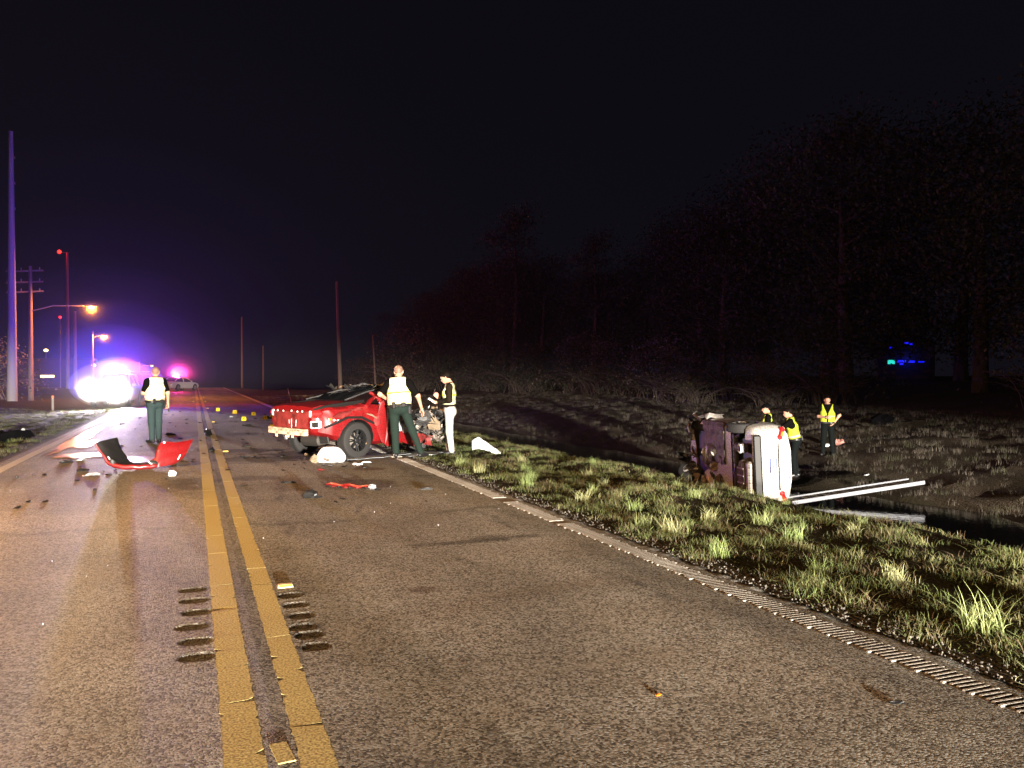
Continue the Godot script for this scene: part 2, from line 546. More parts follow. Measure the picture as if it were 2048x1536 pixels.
func road_c(x: float, al: float) -> Color:
	var base := Vector3(0.32, 0.315, 0.295)
	var n := nz.get_noise_2d(x * 9.0, al * 3.2 + 40.0)
	var n2 := nz.get_noise_2d(x * 45.0 + 7.0, al * 26.0)
	var n3 := nz.get_noise_2d(x * 5.0 + 300.0, al * 1.1)
	var n4 := nz.get_noise_2d(x * 18.0 - 60.0, al * 9.0 + 7.0)
	base *= 1.0 + 0.34 * n + 0.2 * n2 + 0.26 * n3 + 0.22 * n4
	if al > 4.5 and al < 7.2:
		for g in GROOVES_R:
			if pow((x - 0.66) / 0.1, 4) + pow((al - g) / 0.07, 2) < 1.0: base *= 0.45
		for g in GROOVES_L:
			if pow(x / 0.105, 4) + pow((al - g) / 0.07, 2) < 1.0: base *= 0.45
	# wheel paths are smoother and a little paler, the middle of each lane oily
	for c in [[1.25, 1.0], [2.95, 1.0], [-0.75, 1.0], [-2.3, 1.0]]:
		base *= 1.0 + 0.1 * exp(-pow((x - c[0]) / 0.35, 2))
	for c in [2.1, -1.5]:
		base *= 1.0 - 0.16 * exp(-pow((x - c) / 0.28, 2)) * (0.6 + 0.6 * n)
	base *= 1.0 - 0.35 * exp(-pow((x - 3.45) / 0.13, 2)) * clampf(0.5 + 2.2 * n2, 0.0, 1.0)
	base *= 1.0 - 0.3 * exp(-pow((x - 0.34) / 0.07, 2))
	if al < 16.0:  # dark crack that wanders along the right lane
		var cx := 2.3 + 0.35 * sin(al * 0.55) + 0.2 * nz.get_noise_1d(al * 30.0) - 0.045 * (al - 7.0)
		base *= 1.0 - 0.5 * exp(-pow((x - cx) / 0.035, 2)) * clampf(0.2 + 2.5 * n2, 0.0, 1.0) * smoothstep(5.5, 7.0, al)
	if al < 30.0:  # thin cracks along the lanes and across them
		for q in [[1.15, 0.25, 1.3], [-1.9, 0.3, 4.1], [3.25, 0.1, 7.7]]:
			var kx: float = q[0] + q[1] * sin(al * 0.4 + q[2]) + 0.12 * nz.get_noise_1d(al * 45.0 + q[2] * 99.0)
			base *= 1.0 - 0.45 * exp(-pow((x - kx) / 0.04, 2)) * clampf(3.0 * nz.get_noise_1d(al * 9.0 + q[2] * 300.0), 0.0, 1.0)
		for q in [9.4, 13.1, 20.5]:
			var ka: float = q + 0.2 * sin(x * 1.1 + q) + 0.15 * nz.get_noise_1d(x * 60.0 + q * 50.0)
			base *= 1.0 - 0.4 * exp(-pow((al - ka) / 0.06, 2)) * clampf(0.4 + 3.0 * nz.get_noise_1d(x * 20.0 + q * 77.0), 0.0, 1.0)
	# spilled fluid, mud and skid marks
	for b in [[2.8, 14.3, 0.28, 0.3, 0.55, Vector3(0.13, 0.05, 0.03)], [1.6, 6.0, 0.1, 0.12, 0.5, Vector3(0.1, 0.05, 0.03)], [2.3, 12.3, 0.55, 0.55, 0.55, Vector3(0.09, 0.05, 0.025)], [1.3, 12.6, 0.3, 0.9, 0.35, Vector3(0.12, 0.07, 0.03)], [2.45, 7.6, 0.5, 0.1, 0.6, Vector3(0.05, 0.04, 0.03)], [2.9, 7.7, 0.4, 0.12, 0.5, Vector3(0.05, 0.04, 0.03)],
			[1.2, 16.6, 1.1, 0.7, 0.6, Vector3(0.045, 0.04, 0.035)], [1.0, 18.6, 1.0, 0.5, 0.65, Vector3(0.04, 0.036, 0.034)], [2.4, 17.3, 1.3, 1.3, 0.7, Vector3(0.035, 0.03, 0.028)], [1.1, 24.3, 0.9, 0.45, 0.8, Vector3(0.03, 0.03, 0.034)], [1.8, 30.6, 1.2, 0.5, 0.5, Vector3(0.04, 0.036, 0.034)], [0.9, 13.6, 0.5, 0.3, 0.45, Vector3(0.06, 0.045, 0.03)],
			[-1.4, 19.5, 1.0, 0.5, 0.5, Vector3(0.05, 0.045, 0.05)], [-0.4, 25.0, 0.6, 0.6, 0.55, Vector3(0.05, 0.045, 0.045)], [-0.1, 13.2, 0.5, 0.8, 0.4, Vector3(0.06, 0.05, 0.04)], [-1.7, 12.3, 0.9, 1.0, 0.3, Vector3(0.2, 0.16, 0.12)]]:
		if absf(al - b[1]) < b[3] * 1.8:
			base = base.lerp(b[5], b[4] * blob(x, al, b[0], b[1], b[2], b[3]))
	return Color(base.x, base.y, base.z)

func land_c(x: float, al: float) -> Color:
	var n := 0.5 + 0.5 * nz.get_noise_2d(x * 16.0, al * 16.0)
	var n2 := 0.5 + 0.5 * nz.get_noise_2d(x * 55.0 + 9.0, al * 55.0)
	var dirt := Vector3(0.06, 0.042, 0.028)
	var green := Vector3(0.035, 0.045, 0.016)
	var c := dirt.lerp(green, clampf(n * 1.3 - 0.2, 0.0, 1.0))
	if x > 3.5 and x < 4.5:
		c = c.lerp(Vector3(0.15, 0.135, 0.115), (1.0 - smoothstep(4.05, 4.4, x)) * clampf(0.2 + n2, 0.0, 1.0))
	if x < -3.0 and x > -3.9:
		c = c.lerp(Vector3(0.22, 0.17, 0.11), 1.0 - smoothstep(3.3, 3.75, -x))
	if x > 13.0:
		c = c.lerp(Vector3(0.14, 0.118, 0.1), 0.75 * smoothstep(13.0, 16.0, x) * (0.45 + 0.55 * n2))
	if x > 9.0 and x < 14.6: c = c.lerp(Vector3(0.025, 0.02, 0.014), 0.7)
	var f := smoothstep(50.0, 60.0, al) * (1.0 - smoothstep(104.0, 118.0, al)) * (1.0 - smoothstep(12.0, 20.0, x)) * (1.0 if x > 0.0 else 0.0)
	c = c.lerp(Vector3(0.1, 0.06, 0.045), f)
	c *= 0.6 + 0.8 * n2
	return Color(c.x, c.y, c.z)

func build_setting() -> void:
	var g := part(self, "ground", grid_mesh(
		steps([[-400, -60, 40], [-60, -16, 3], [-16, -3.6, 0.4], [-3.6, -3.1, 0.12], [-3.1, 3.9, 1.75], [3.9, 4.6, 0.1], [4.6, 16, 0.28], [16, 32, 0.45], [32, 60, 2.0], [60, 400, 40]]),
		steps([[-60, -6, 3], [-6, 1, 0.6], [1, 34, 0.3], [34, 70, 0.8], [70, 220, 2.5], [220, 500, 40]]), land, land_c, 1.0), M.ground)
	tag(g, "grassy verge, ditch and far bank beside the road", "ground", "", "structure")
	var rows := steps([[-40, 0, 1.0], [0, 2.5, 0.12], [2.5, 4.7, 0.06], [4.7, 7.0, 0.02], [7.0, 20, 0.08], [20, 50, 0.2], [50, 160, 1.0]])
	var right := part(self, "road", grid_mesh(steps([[0.335, 0.54, 0.05], [0.54, 0.82, 0.014], [0.82, 3.9, 0.07], [3.9, 4.0, 0.05]]) + [4.03], rows, func(x, al): return road_h(x, al) - (0.08 if x > 4.01 else 0.0) + (nz.get_noise_1d(al * 90.0) * 0.02 - 0.012 if x > 3.92 else 0.0), road_c, 0.62), M.road_dry)
	tag(right, "right lane of rough brown asphalt with oil stains", "road", "", "structure")
	var left := part(self, "road", grid_mesh([-3.38] + steps([[-3.35, -0.14, 0.07], [-0.14, 0.16, 0.014], [0.16, 0.335, 0.05]]), rows, func(x, al): return road_h(x, al) - (0.08 if x < -3.36 else 0.0), road_c, 0.62), M.road_wet)
	tag(left, "left lane of damp asphalt under the flashing lights", "road", "", "structure")
	var w := part(self, "water", grid_mesh(steps([[8.6, 16, 0.5]]), steps([[-20, 62, 1.0]]), func(_x, _a): return -1.16, func(_x, _a): return Color.WHITE, 1.0), M.water)
	tag(w, "dark still water standing in the ditch", "water", "", "structure")
	# centre lines: thick worn thermoplastic, cracked across into pieces
	for k in 2:
		var lo: float = [0.112, 0.408][k]; var hi: float = [0.272, 0.548][k]
		var st := Soup.new()
		var al := -8.0
		while al < 115.0:
			var ln := rr(0.4, 1.5) if al < 20.0 else rr(1.0, 3.0)
			var step := 0.035 if al < 14.0 else (0.12 if al < 30.0 else 0.6)
			var n := maxi(2, int(ln / step))
			var gap := rr(0.001, 0.005) if rng.randf() > 0.12 else rr(0.012, 0.03)
			var sk := rr(-0.03, 0.03)
			var pv := []
			var lift := rr(0.0, 0.001)
			for i in n + 1:
				var a := al + (ln - gap) * i / n
				var j := 0.006 if al < 14.0 else 0.012
				var x0 := lo + rr(-j, j * 0.5); var x1 := hi + rr(-j * 0.5, j)
				if rng.randf() < 0.04: x1 -= rr(0.01, 0.05)
				if rng.randf() < 0.03: x0 += rr(0.01, 0.04)
				var a0 := a; var a1 := a + sk * (1.0 if i == 0 or i == n else 0.3)
				var row := [W(x0, a0, road_h(x0, a0) - 0.012), W(x0, a0, road_h(x0, a0) + 0.0032 + lift), W(x1, a1, road_h(x1, a1) + 0.0032 + lift), W(x1, a1, road_h(x1, a1) - 0.012)]
				pv.append(row)
			for i in n:
				for j in 3:
					st.quad(pv[i][j], pv[i][j + 1], pv[i + 1][j + 1], pv[i + 1][j])
			for e in [0, n]:
				var q: Array = pv[e]
				if e == 0: st.quad(q[0], q[3], q[2], q[1])
				else: st.quad(q[0], q[1], q[2], q[3])
			al += ln
		tag(part(self, "centre_line", st.mesh(25.0), M.yellow_paint), ["left", "right"][k] + " stripe of the worn double yellow centre line", "road marking", "", "structure")
	var ghost := Soup.new()
	ghost.box(TR(W(0.345, 3.62, 0.001), Vector3(0, 0.1, 0)), Vector3(0.075, 0.006, 0.2), 0.002)
	tag(part(self, "paint_remnant", ghost.mesh(), M.yellow_paint), "flake of old yellow paint between the centre stripes at bottom", "road marking", "", "structure")
	# edge lines
	var el := Soup.new()
	var al2 := -6.0
	while al2 < 112.0:
		var d := 0.2 if al2 < 20.0 else 1.5
		var n0 := nz.get_noise_1d(al2 * 50.0) * 0.012
		el.quad(W(3.63 + n0, al2, road_h(3.6, al2) + 0.004), W(3.825 + n0, al2, road_h(3.8, al2) + 0.004), W(3.825 + n0, al2 + d, road_h(3.8, al2 + d) + 0.004), W(3.63 + n0, al2 + d, road_h(3.6, al2 + d) + 0.004))
		al2 += d
	var dirty := worn(mat("edge_grime", lin(0.27, 0.26, 0.24), 0.8), M.fine, 2.0, M.fine_h, 0.3)
	var edge := part(self, "edge_line", el.mesh(0.0), dirty)
	tag(edge, "ribbed white edge line along the right side of the road", "road marking", "", "structure")
	var ribs := []
	for k in 4:
		var s := Soup.new()
		s.box(TR(Vector3.ZERO, Vector3(0, 0, 0)), Vector3(0.2 - 0.012 * k, 0.012, 0.024), 0.005)
		ribs.append(s.mesh(30.0))
	var a3 := 2.2
	var rest := Soup.new()
	var cnt := 0
	while a3 < 60.0:
		var d := 0.042 if a3 < 18.0 else 0.25
		var broken := nz.get_noise_1d(a3 * 20.0) > 0.38
		if not broken or a3 > 18.0:
			var t := TR(W(3.727 + rr(-0.008, 0.008), a3, road_h(3.7, a3) + 0.008), Vector3(0, rr(-0.05, 0.05), 0))
			if cnt < 290 and a3 < 18.0:
				part(edge, "rib", ribs[cnt % 4], M.white_paint, t)
				cnt += 1
			else:
				rest.box(t, Vector3(0.195, 0.012, 0.026 if a3 < 18.0 else 0.235))
		a3 += d
	part(edge, "worn_paint", rest.mesh(30.0), M.white_line).set_meta("kind", "stuff")
	var far := Soup.new()
	for i in 60:
		var a := 60.0 + i
		far.quad(W(3.63, a, crest(a) + 0.012), W(3.83, a, crest(a) + 0.012), W(3.83, a + 1, crest(a + 1) + 0.012), W(3.63, a + 1, crest(a + 1) + 0.012))
	part(edge, "far_stripe", far.mesh(0.0), M.white_line)
	var ll := Soup.new()
	for i in 300:
		var a := 0.0 + i * 0.4
		ll.quad(W(-3.16, a, road_h(-3.16, a) + 0.006), W(-2.98, a, road_h(-2.98, a) + 0.006), W(-2.98, a + 0.4, road_h(-2.98, a + 0.4) + 0.006), W(-3.16, a + 0.4, road_h(-3.16, a + 0.4) + 0.006))
	tag(part(self, "edge_line", ll.mesh(0.0), M.white_line), "smooth white edge line along the left side of the road", "road marking", "", "structure")

# ------------------------------------------------------------------ grass
func tuft(n: int, r: float, h0: float, h1: float, lean: float, wid: float, sd: int, segs := 3) -> ArrayMesh:
	var g := RandomNumberGenerator.new()
	g.seed = sd
	var v := PackedVector3Array(); var nn := PackedVector3Array(); var ix := PackedInt32Array(); var col := PackedColorArray()
	for b in n:
		var a := g.randf() * TAU
		var q := g.randf() * TAU
		var p := Vector3(cos(q), 0, sin(q)) * r * sqrt(g.randf())
		var d := Vector3(cos(a), 0, sin(a))
		var side := Vector3(-d.z, 0, d.x)
		var h := g.randf_range(h0, h1)
		var ln := lean * g.randf_range(0.3, 1.2)
		var f := v.size()
		var tone := g.randf_range(0.75, 1.2)
		for s in segs + 1:
			var t := float(s) / segs
			var c := p + d * (ln * h * t * t) + Vector3.UP * (h * (t - 0.25 * ln * t * t * t))
			var w := wid * (1.0 - t * 0.92) * (0.7 + 0.6 * t if t < 0.5 else 1.0)
			v.append(c - side * w); v.append(c + side * w)
			var nr := (d * -0.6 + Vector3.UP * 0.6).normalized()
			nn.append(nr); nn.append(nr)
			var cc := Color(tone, tone * (1.0 - 0.05 * g.randf()), tone)
			col.append(cc); col.append(cc)
			if s < segs:
				var k := f + s * 2
				ix.append_array([k, k + 2, k + 1, k + 1, k + 2, k + 3])
	var arr := []
	arr.resize(Mesh.ARRAY_MAX)
	arr[Mesh.ARRAY_VERTEX] = v; arr[Mesh.ARRAY_NORMAL] = nn; arr[Mesh.ARRAY_COLOR] = col; arr[Mesh.ARRAY_INDEX] = ix
	var am := ArrayMesh.new()
	am.add_surface_from_arrays(Mesh.PRIMITIVE_TRIANGLES, arr)
	return am

func grass_patch(called: String, label: String, mesh: Mesh, mt: Material, x0: float, x1: float, a0: float, a1: float, per: float, thr: float, smin: float, smax: float, cols: Array) -> void:
	var xs := []
	var cs := []
	var n := int((x1 - x0) * (a1 - a0) * per)
	for i in n:
		var x := rr(x0, x1); var a := rr(a0, a1)
		var k := nz.get_noise_2d(x * 42.0 + 11.0, a * 42.0)
		if k + rr(-0.35, 0.35) < thr: continue
		if x > 3.5 and x < 4.2 + 0.25 * nz.get_noise_1d(a * 60.0): continue
		if x > 9.6 and x < 14.7: continue
		if x < -3.0 and x > -3.6: continue
		var s := rr(smin, smax) * (0.8 + 0.6 * k)
		xs.append(Transform3D(Basis(Vector3.UP, rng.randf() * TAU) * Basis.from_scale(Vector3(s * rr(0.8, 1.3), s, s * rr(0.8, 1.3))), on_land(x, a, -0.01)))
		var c: Color = cols[rng.randi() % cols.size()]
		cs.append(c * rr(0.8, 1.2))
	tag(scatter(self, called, mesh, mt, xs, cs), label, "grass", "", "stuff")

func build_grass() -> void:
	var green := [Color(0.2, 0.235, 0.09), Color(0.15, 0.2, 0.07), Color(0.29, 0.28, 0.14), Color(0.13, 0.155, 0.062), Color(0.17, 0.13, 0.08)]
	var dry := [Color(0.13, 0.112, 0.09), Color(0.09, 0.078, 0.062), Color(0.17, 0.145, 0.12), Color(0.08, 0.085, 0.05)]
	var t1 := tuft(16, 0.09, 0.04, 0.105, 0.9, 0.0035, 5)
	var t2 := tuft(14, 0.16, 0.03, 0.08, 1.6, 0.006, 6, 2)
	var t3 := tuft(14, 0.2, 0.1, 0.3, 0.7, 0.006, 7)
	grass_patch("grass", "short green roadside grass on the near right verge", t1, M.grass_blade, 4.1, 10.0, 1.5, 26.0, 85.0, -0.02, 0.6, 1.25, green)
	grass_patch("ground_cover", "low leafy weeds between the grass on the right verge", t2, M.grass_blade, 4.1, 9.8, 1.5, 22.0, 50.0, -0.02, 0.6, 1.3, green)
	grass_patch("grass", "grass on the right verge beyond the wrecked red car", t1, M.grass_blade, 4.3, 10.0, 26.0, 70.0, 22.0, -0.1, 0.9, 1.6, green)
	grass_patch("grass", "sparse grass on the left verge near the road", t1, M.grass_blade, -12.0, -3.5, 6.0, 48.0, 42.0, -0.08, 0.7, 1.3, green + dry)
	grass_patch("dry_grass", "dead brown grass matted over the far bank of the ditch", t3, M.dry_blade, 14.5, 30.0, 6.0, 70.0, 18.0, -0.05, 0.35, 0.8, dry)
	grass_patch("weeds", "weeds in the shallow water and mud at the ditch edge", t3, M.grass_blade, 8.6, 9.9, 2.0, 40.0, 16.0, -0.1, 0.5, 1.0, green)
	var stones := []
	var tones := []
	for i in 2400:
		var x := 4.0 + absf(rng.randfn()) * 0.17
		var a := 1.5 + 18.0 * pow(rng.randf(), 1.4)
		var s := rr(0.25, 0.8)
		stones.append(Transform3D(Basis.from_euler(Vector3(rr(0, 6), rr(0, 6), rr(0, 6))) * Basis.from_scale(Vector3(s, s * 0.7, s)), on_land(x, a, 0.012)))
		var t := rr(0.1, 0.2)
		tones.append(Color(t, t * 0.9, t * 0.78))
	tag(scatter(self, "gravel", chunk(70, Vector3(0.014, 0.01, 0.012), 0.25), M.grass_blade, stones, tones), "crumbled gravel along the right edge of the asphalt", "gravel", "", "stuff")
	# tall clumps that stand out one by one: base position and size
	var protos := []
	for k in 4:
		protos.append(tuft(70, 0.11, 0.11, 0.3, 0.95, 0.0045, 40 + k, 4))
	var spots := [
		[4.76, 3.9, 1.15, "tall pale grass clump nearest the camera beside the ribbed line"], [4.5, 6.4, 0.85, "grass clump at the gravel edge with a wide low spread"],
		[4.72, 7.6, 1.0, "grass clump leaning over the gravel beside the ribbed line"], [4.62, 8.0, 0.8, "thin upright grass clump just beyond the gravel edge clump"],
		[5.9, 7.1, 1.0, "bushy grass clump in the middle of the right verge"], [5.75, 8.4, 0.95, "left one of a pair of grass clumps in mid verge"], [6.3, 8.1, 1.05, "right one of a pair of grass clumps in mid verge"],
		[5.2, 9.2, 0.85, ""], [4.8, 9.9, 0.9, ""], [5.3, 10.6, 0.8, ""], [4.7, 11.6, 0.95, "grass clump close to the end of the ribbed line"], [4.55, 13.4, 0.9, ""], [4.6, 14.6, 1.0, "yellowish grass clump in front of the white-trousered man"],
		[5.1, 12.4, 0.8, ""], [6.0, 11.6, 0.8, ""], [6.6, 10.0, 0.8, ""], [7.1, 8.9, 0.8, ""], [6.9, 7.3, 0.7, ""], [7.6, 7.9, 0.7, ""], [5.6, 13.9, 0.8, ""], [6.4, 13.0, 0.75, ""], [7.2, 11.4, 0.7, ""], [5.0, 5.7, 0.7, ""], [5.45, 5.3, 0.75, ""],
		[7.5, 12.8, 0.7, ""], [7.3, 14.6, 0.7, ""], [6.2, 15.6, 0.75, ""], [8.1, 9.9, 0.6, ""], [5.2, 8.0, 0.55, ""]]
	for i in spots.size():
		var s: Array = spots[i]
		var o := single("grass_clump", s[3] if s[3] else "tall green grass clump rising from the right verge", "grass clump", protos[i % 4], M["clump_%d" % (i % 3)], Transform3D(Basis(Vector3.UP, rr(0, TAU)) * Basis.from_scale(Vector3.ONE * s[2]), on_land(s[0], s[1], -0.02)), "tall grass clumps on the right verge")

# ------------------------------------------------------------------ people: capsule fields meshed as surface nets
func nets(bones: Array, cell: float, k: float, soup: Soup, clip = null, fold := 0.0, fold_scale := 9.0) -> void:
	var lo := Vector3.ONE * 1e9; var hi := Vector3.ONE * -1e9
	var mg := 4.5 / k
	for b in bones:
		for e in 2:
			var r: float = b[2 + e] + mg
			lo = lo.min(b[e] - Vector3.ONE * r); hi = hi.max(b[e] + Vector3.ONE * r)
	lo -= Vector3.ONE * cell; hi += Vector3.ONE * cell
	var nx := int((hi.x - lo.x) / cell) + 2; var ny := int((hi.y - lo.y) / cell) + 2; var nz_ := int((hi.z - lo.z) / cell) + 2
	var f := PackedFloat32Array(); f.resize(nx * ny * nz_)
	var sx := ny * nz_
	for b in bones:
		var pa: Vector3 = b[0]; var pb: Vector3 = b[1]; var ra: float = b[2]; var rb: float = b[3]
		var ab := pb - pa
		var l2 := maxf(ab.length_squared(), 1e-9)
		var r := maxf(ra, rb) + mg
		var l := ((pa.min(pb) - Vector3.ONE * r - lo) / cell).floor().max(Vector3.ZERO)
		var u := ((pa.max(pb) + Vector3.ONE * r - lo) / cell).ceil().min(Vector3(nx - 1, ny - 1, nz_ - 1))
		for i in range(int(l.x), int(u.x) + 1):
			for j in range(int(l.y), int(u.y) + 1):
				var o := i * sx + j * nz_
				for q in range(int(l.z), int(u.z) + 1):
					var p := lo + Vector3(i, j, q) * cell - pa
					var t := clampf(p.dot(ab) / l2, 0.0, 1.0)
					var d := (p - ab * t).length() - (ra + (rb - ra) * t)
					if d < mg: f[o + q] += exp(-k * maxf(d, -0.06))
	var has_clip := clip != null
	for i in nx:
		for j in ny:
			var o := i * sx + j * nz_
			for q in nz_:
				var x := f[o + q]
				if x < 0.02:
					f[o + q] = -1.0
					continue
				x = log(x) / k
				if x < 0.04 and fold > 0.0 and x > -0.03:
					var p := lo + Vector3(i, j, q) * cell
					x += fold * nz.get_noise_3d(p.x * fold_scale * 12.0, p.y * fold_scale * 5.0, p.z * fold_scale * 12.0)
				if has_clip and x > -0.03:
					x = minf(x, -clip.call(lo + Vector3(i, j, q) * cell))
				f[o + q] = x
	var idx := PackedInt32Array(); idx.resize(nx * ny * nz_); idx.fill(-1)
	var vs := PackedVector3Array()
	var corner := [0, sx, nz_, sx + nz_, 1, sx + 1, nz_ + 1, sx + nz_ + 1]
	var cp := [Vector3(0, 0, 0), Vector3(1, 0, 0), Vector3(0, 1, 0), Vector3(1, 1, 0), Vector3(0, 0, 1), Vector3(1, 0, 1), Vector3(0, 1, 1), Vector3(1, 1, 1)]
	var eg := [[0, 1], [2, 3], [4, 5], [6, 7], [0, 2], [1, 3], [4, 6], [5, 7], [0, 4], [1, 5], [2, 6], [3, 7]]
	for i in nx - 1:
		for j in ny - 1:
			var o := i * sx + j * nz_
			for q in nz_ - 1:
				var a := o + q
				var s := (1 if f[a] > 0.0 else 0) + (1 if f[a + sx] > 0.0 else 0) + (1 if f[a + nz_] > 0.0 else 0) + (1 if f[a + sx + nz_] > 0.0 else 0) + (1 if f[a + 1] > 0.0 else 0) + (1 if f[a + sx + 1] > 0.0 else 0) + (1 if f[a + nz_ + 1] > 0.0 else 0) + (1 if f[a + sx + nz_ + 1] > 0.0 else 0)
				if s == 0 or s == 8: continue
				var acc := Vector3.ZERO
				var n := 0
				for e in eg:
					var x0 := maxf(f[a + corner[e[0]]], -0.1); var x1 := maxf(f[a + corner[e[1]]], -0.1)
					if (x0 > 0.0) != (x1 > 0.0):
						acc += cp[e[0]].lerp(cp[e[1]], x0 / (x0 - x1))
						n += 1
				idx[a] = vs.size()
				vs.append(lo + (Vector3(i, j, q) + acc / n) * cell)
	for i in range(1, nx - 1):
		for j in range(1, ny - 1):
			var o := i * sx + j * nz_
			for q in range(1, nz_ - 1):
				var a := o + q
				var x := f[a] > 0.0
				if x != (f[a + sx] > 0.0):
					_net_quad(soup, vs, idx[a - nz_ - 1], idx[a - 1], idx[a], idx[a - nz_], x)
				if x != (f[a + nz_] > 0.0):
					_net_quad(soup, vs, idx[a - sx - 1], idx[a - sx], idx[a], idx[a - 1], x)
				if x != (f[a + 1] > 0.0):
					_net_quad(soup, vs, idx[a - sx - nz_], idx[a - nz_], idx[a], idx[a - sx], x)

func _net_quad(s: Soup, vs: PackedVector3Array, a: int, b: int, c: int, d: int, inside: bool) -> void:
	if a < 0 or b < 0 or c < 0 or d < 0: return
	if inside:
		s.quad(vs[a], vs[b], vs[c], vs[d])
	else:
		s.quad(vs[d], vs[c], vs[b], vs[a])

func hand(s: Soup, wrist: Vector3, along: Vector3, palm: Vector3, thumb_side: float, curl: float, thumb_curl := 0.3) -> void:
	# a frame with y along the fingers, -z out of the palm, x to the thumb
	var y := along.normalized()
	var z := (-palm - y * (-palm).dot(y)).normalized()
	var x := y.cross(z) * thumb_side
	var t := func(a: float, b: float, c: float) -> Vector3: return wrist + x * a + y * b + z * c
	var bn := [[t.call(0, -0.05, 0), t.call(0, 0.02, 0), 0.026, 0.027]]
	var ln := [0.07, 0.08, 0.074, 0.058]
	for i in 4:
		var fx: float = [0.031, 0.0105, -0.0105, -0.031][i]
		var k0: Vector3 = t.call(fx * 1.08, 0.095 - 0.006 * absf(i - 1), 0.0)
		bn.append([t.call(fx * 0.6, 0.02, 0), k0, 0.014, 0.0115])
		var a := curl * (0.9 + 0.08 * i)
		var p := k0
		for seg in 3:
			var d: Vector3 = y * cos(a) - z * sin(a) + x * (fx * 1.2 * (1.0 - minf(curl, 1.0)))
			var e: Vector3 = p + d.normalized() * ln[i] * [0.46, 0.31, 0.23][seg]
			bn.append([p, e, 0.0095 - 0.0008 * seg, 0.0087 - 0.0008 * seg])
			p = e
			a += curl * 0.75
	var th: Vector3 = t.call(0.028, 0.025, -0.008)
	var t1: Vector3 = t.call(0.052, 0.058, -0.016 - 0.02 * thumb_curl)
	var t2: Vector3 = t.call(0.058 - 0.02 * thumb_curl, 0.09, -0.02 - 0.04 * thumb_curl)
	bn.append([th, t1, 0.016, 0.0115]); bn.append([t1, t2, 0.0108, 0.0085])
	nets(bn, 0.0055, 260.0, s)

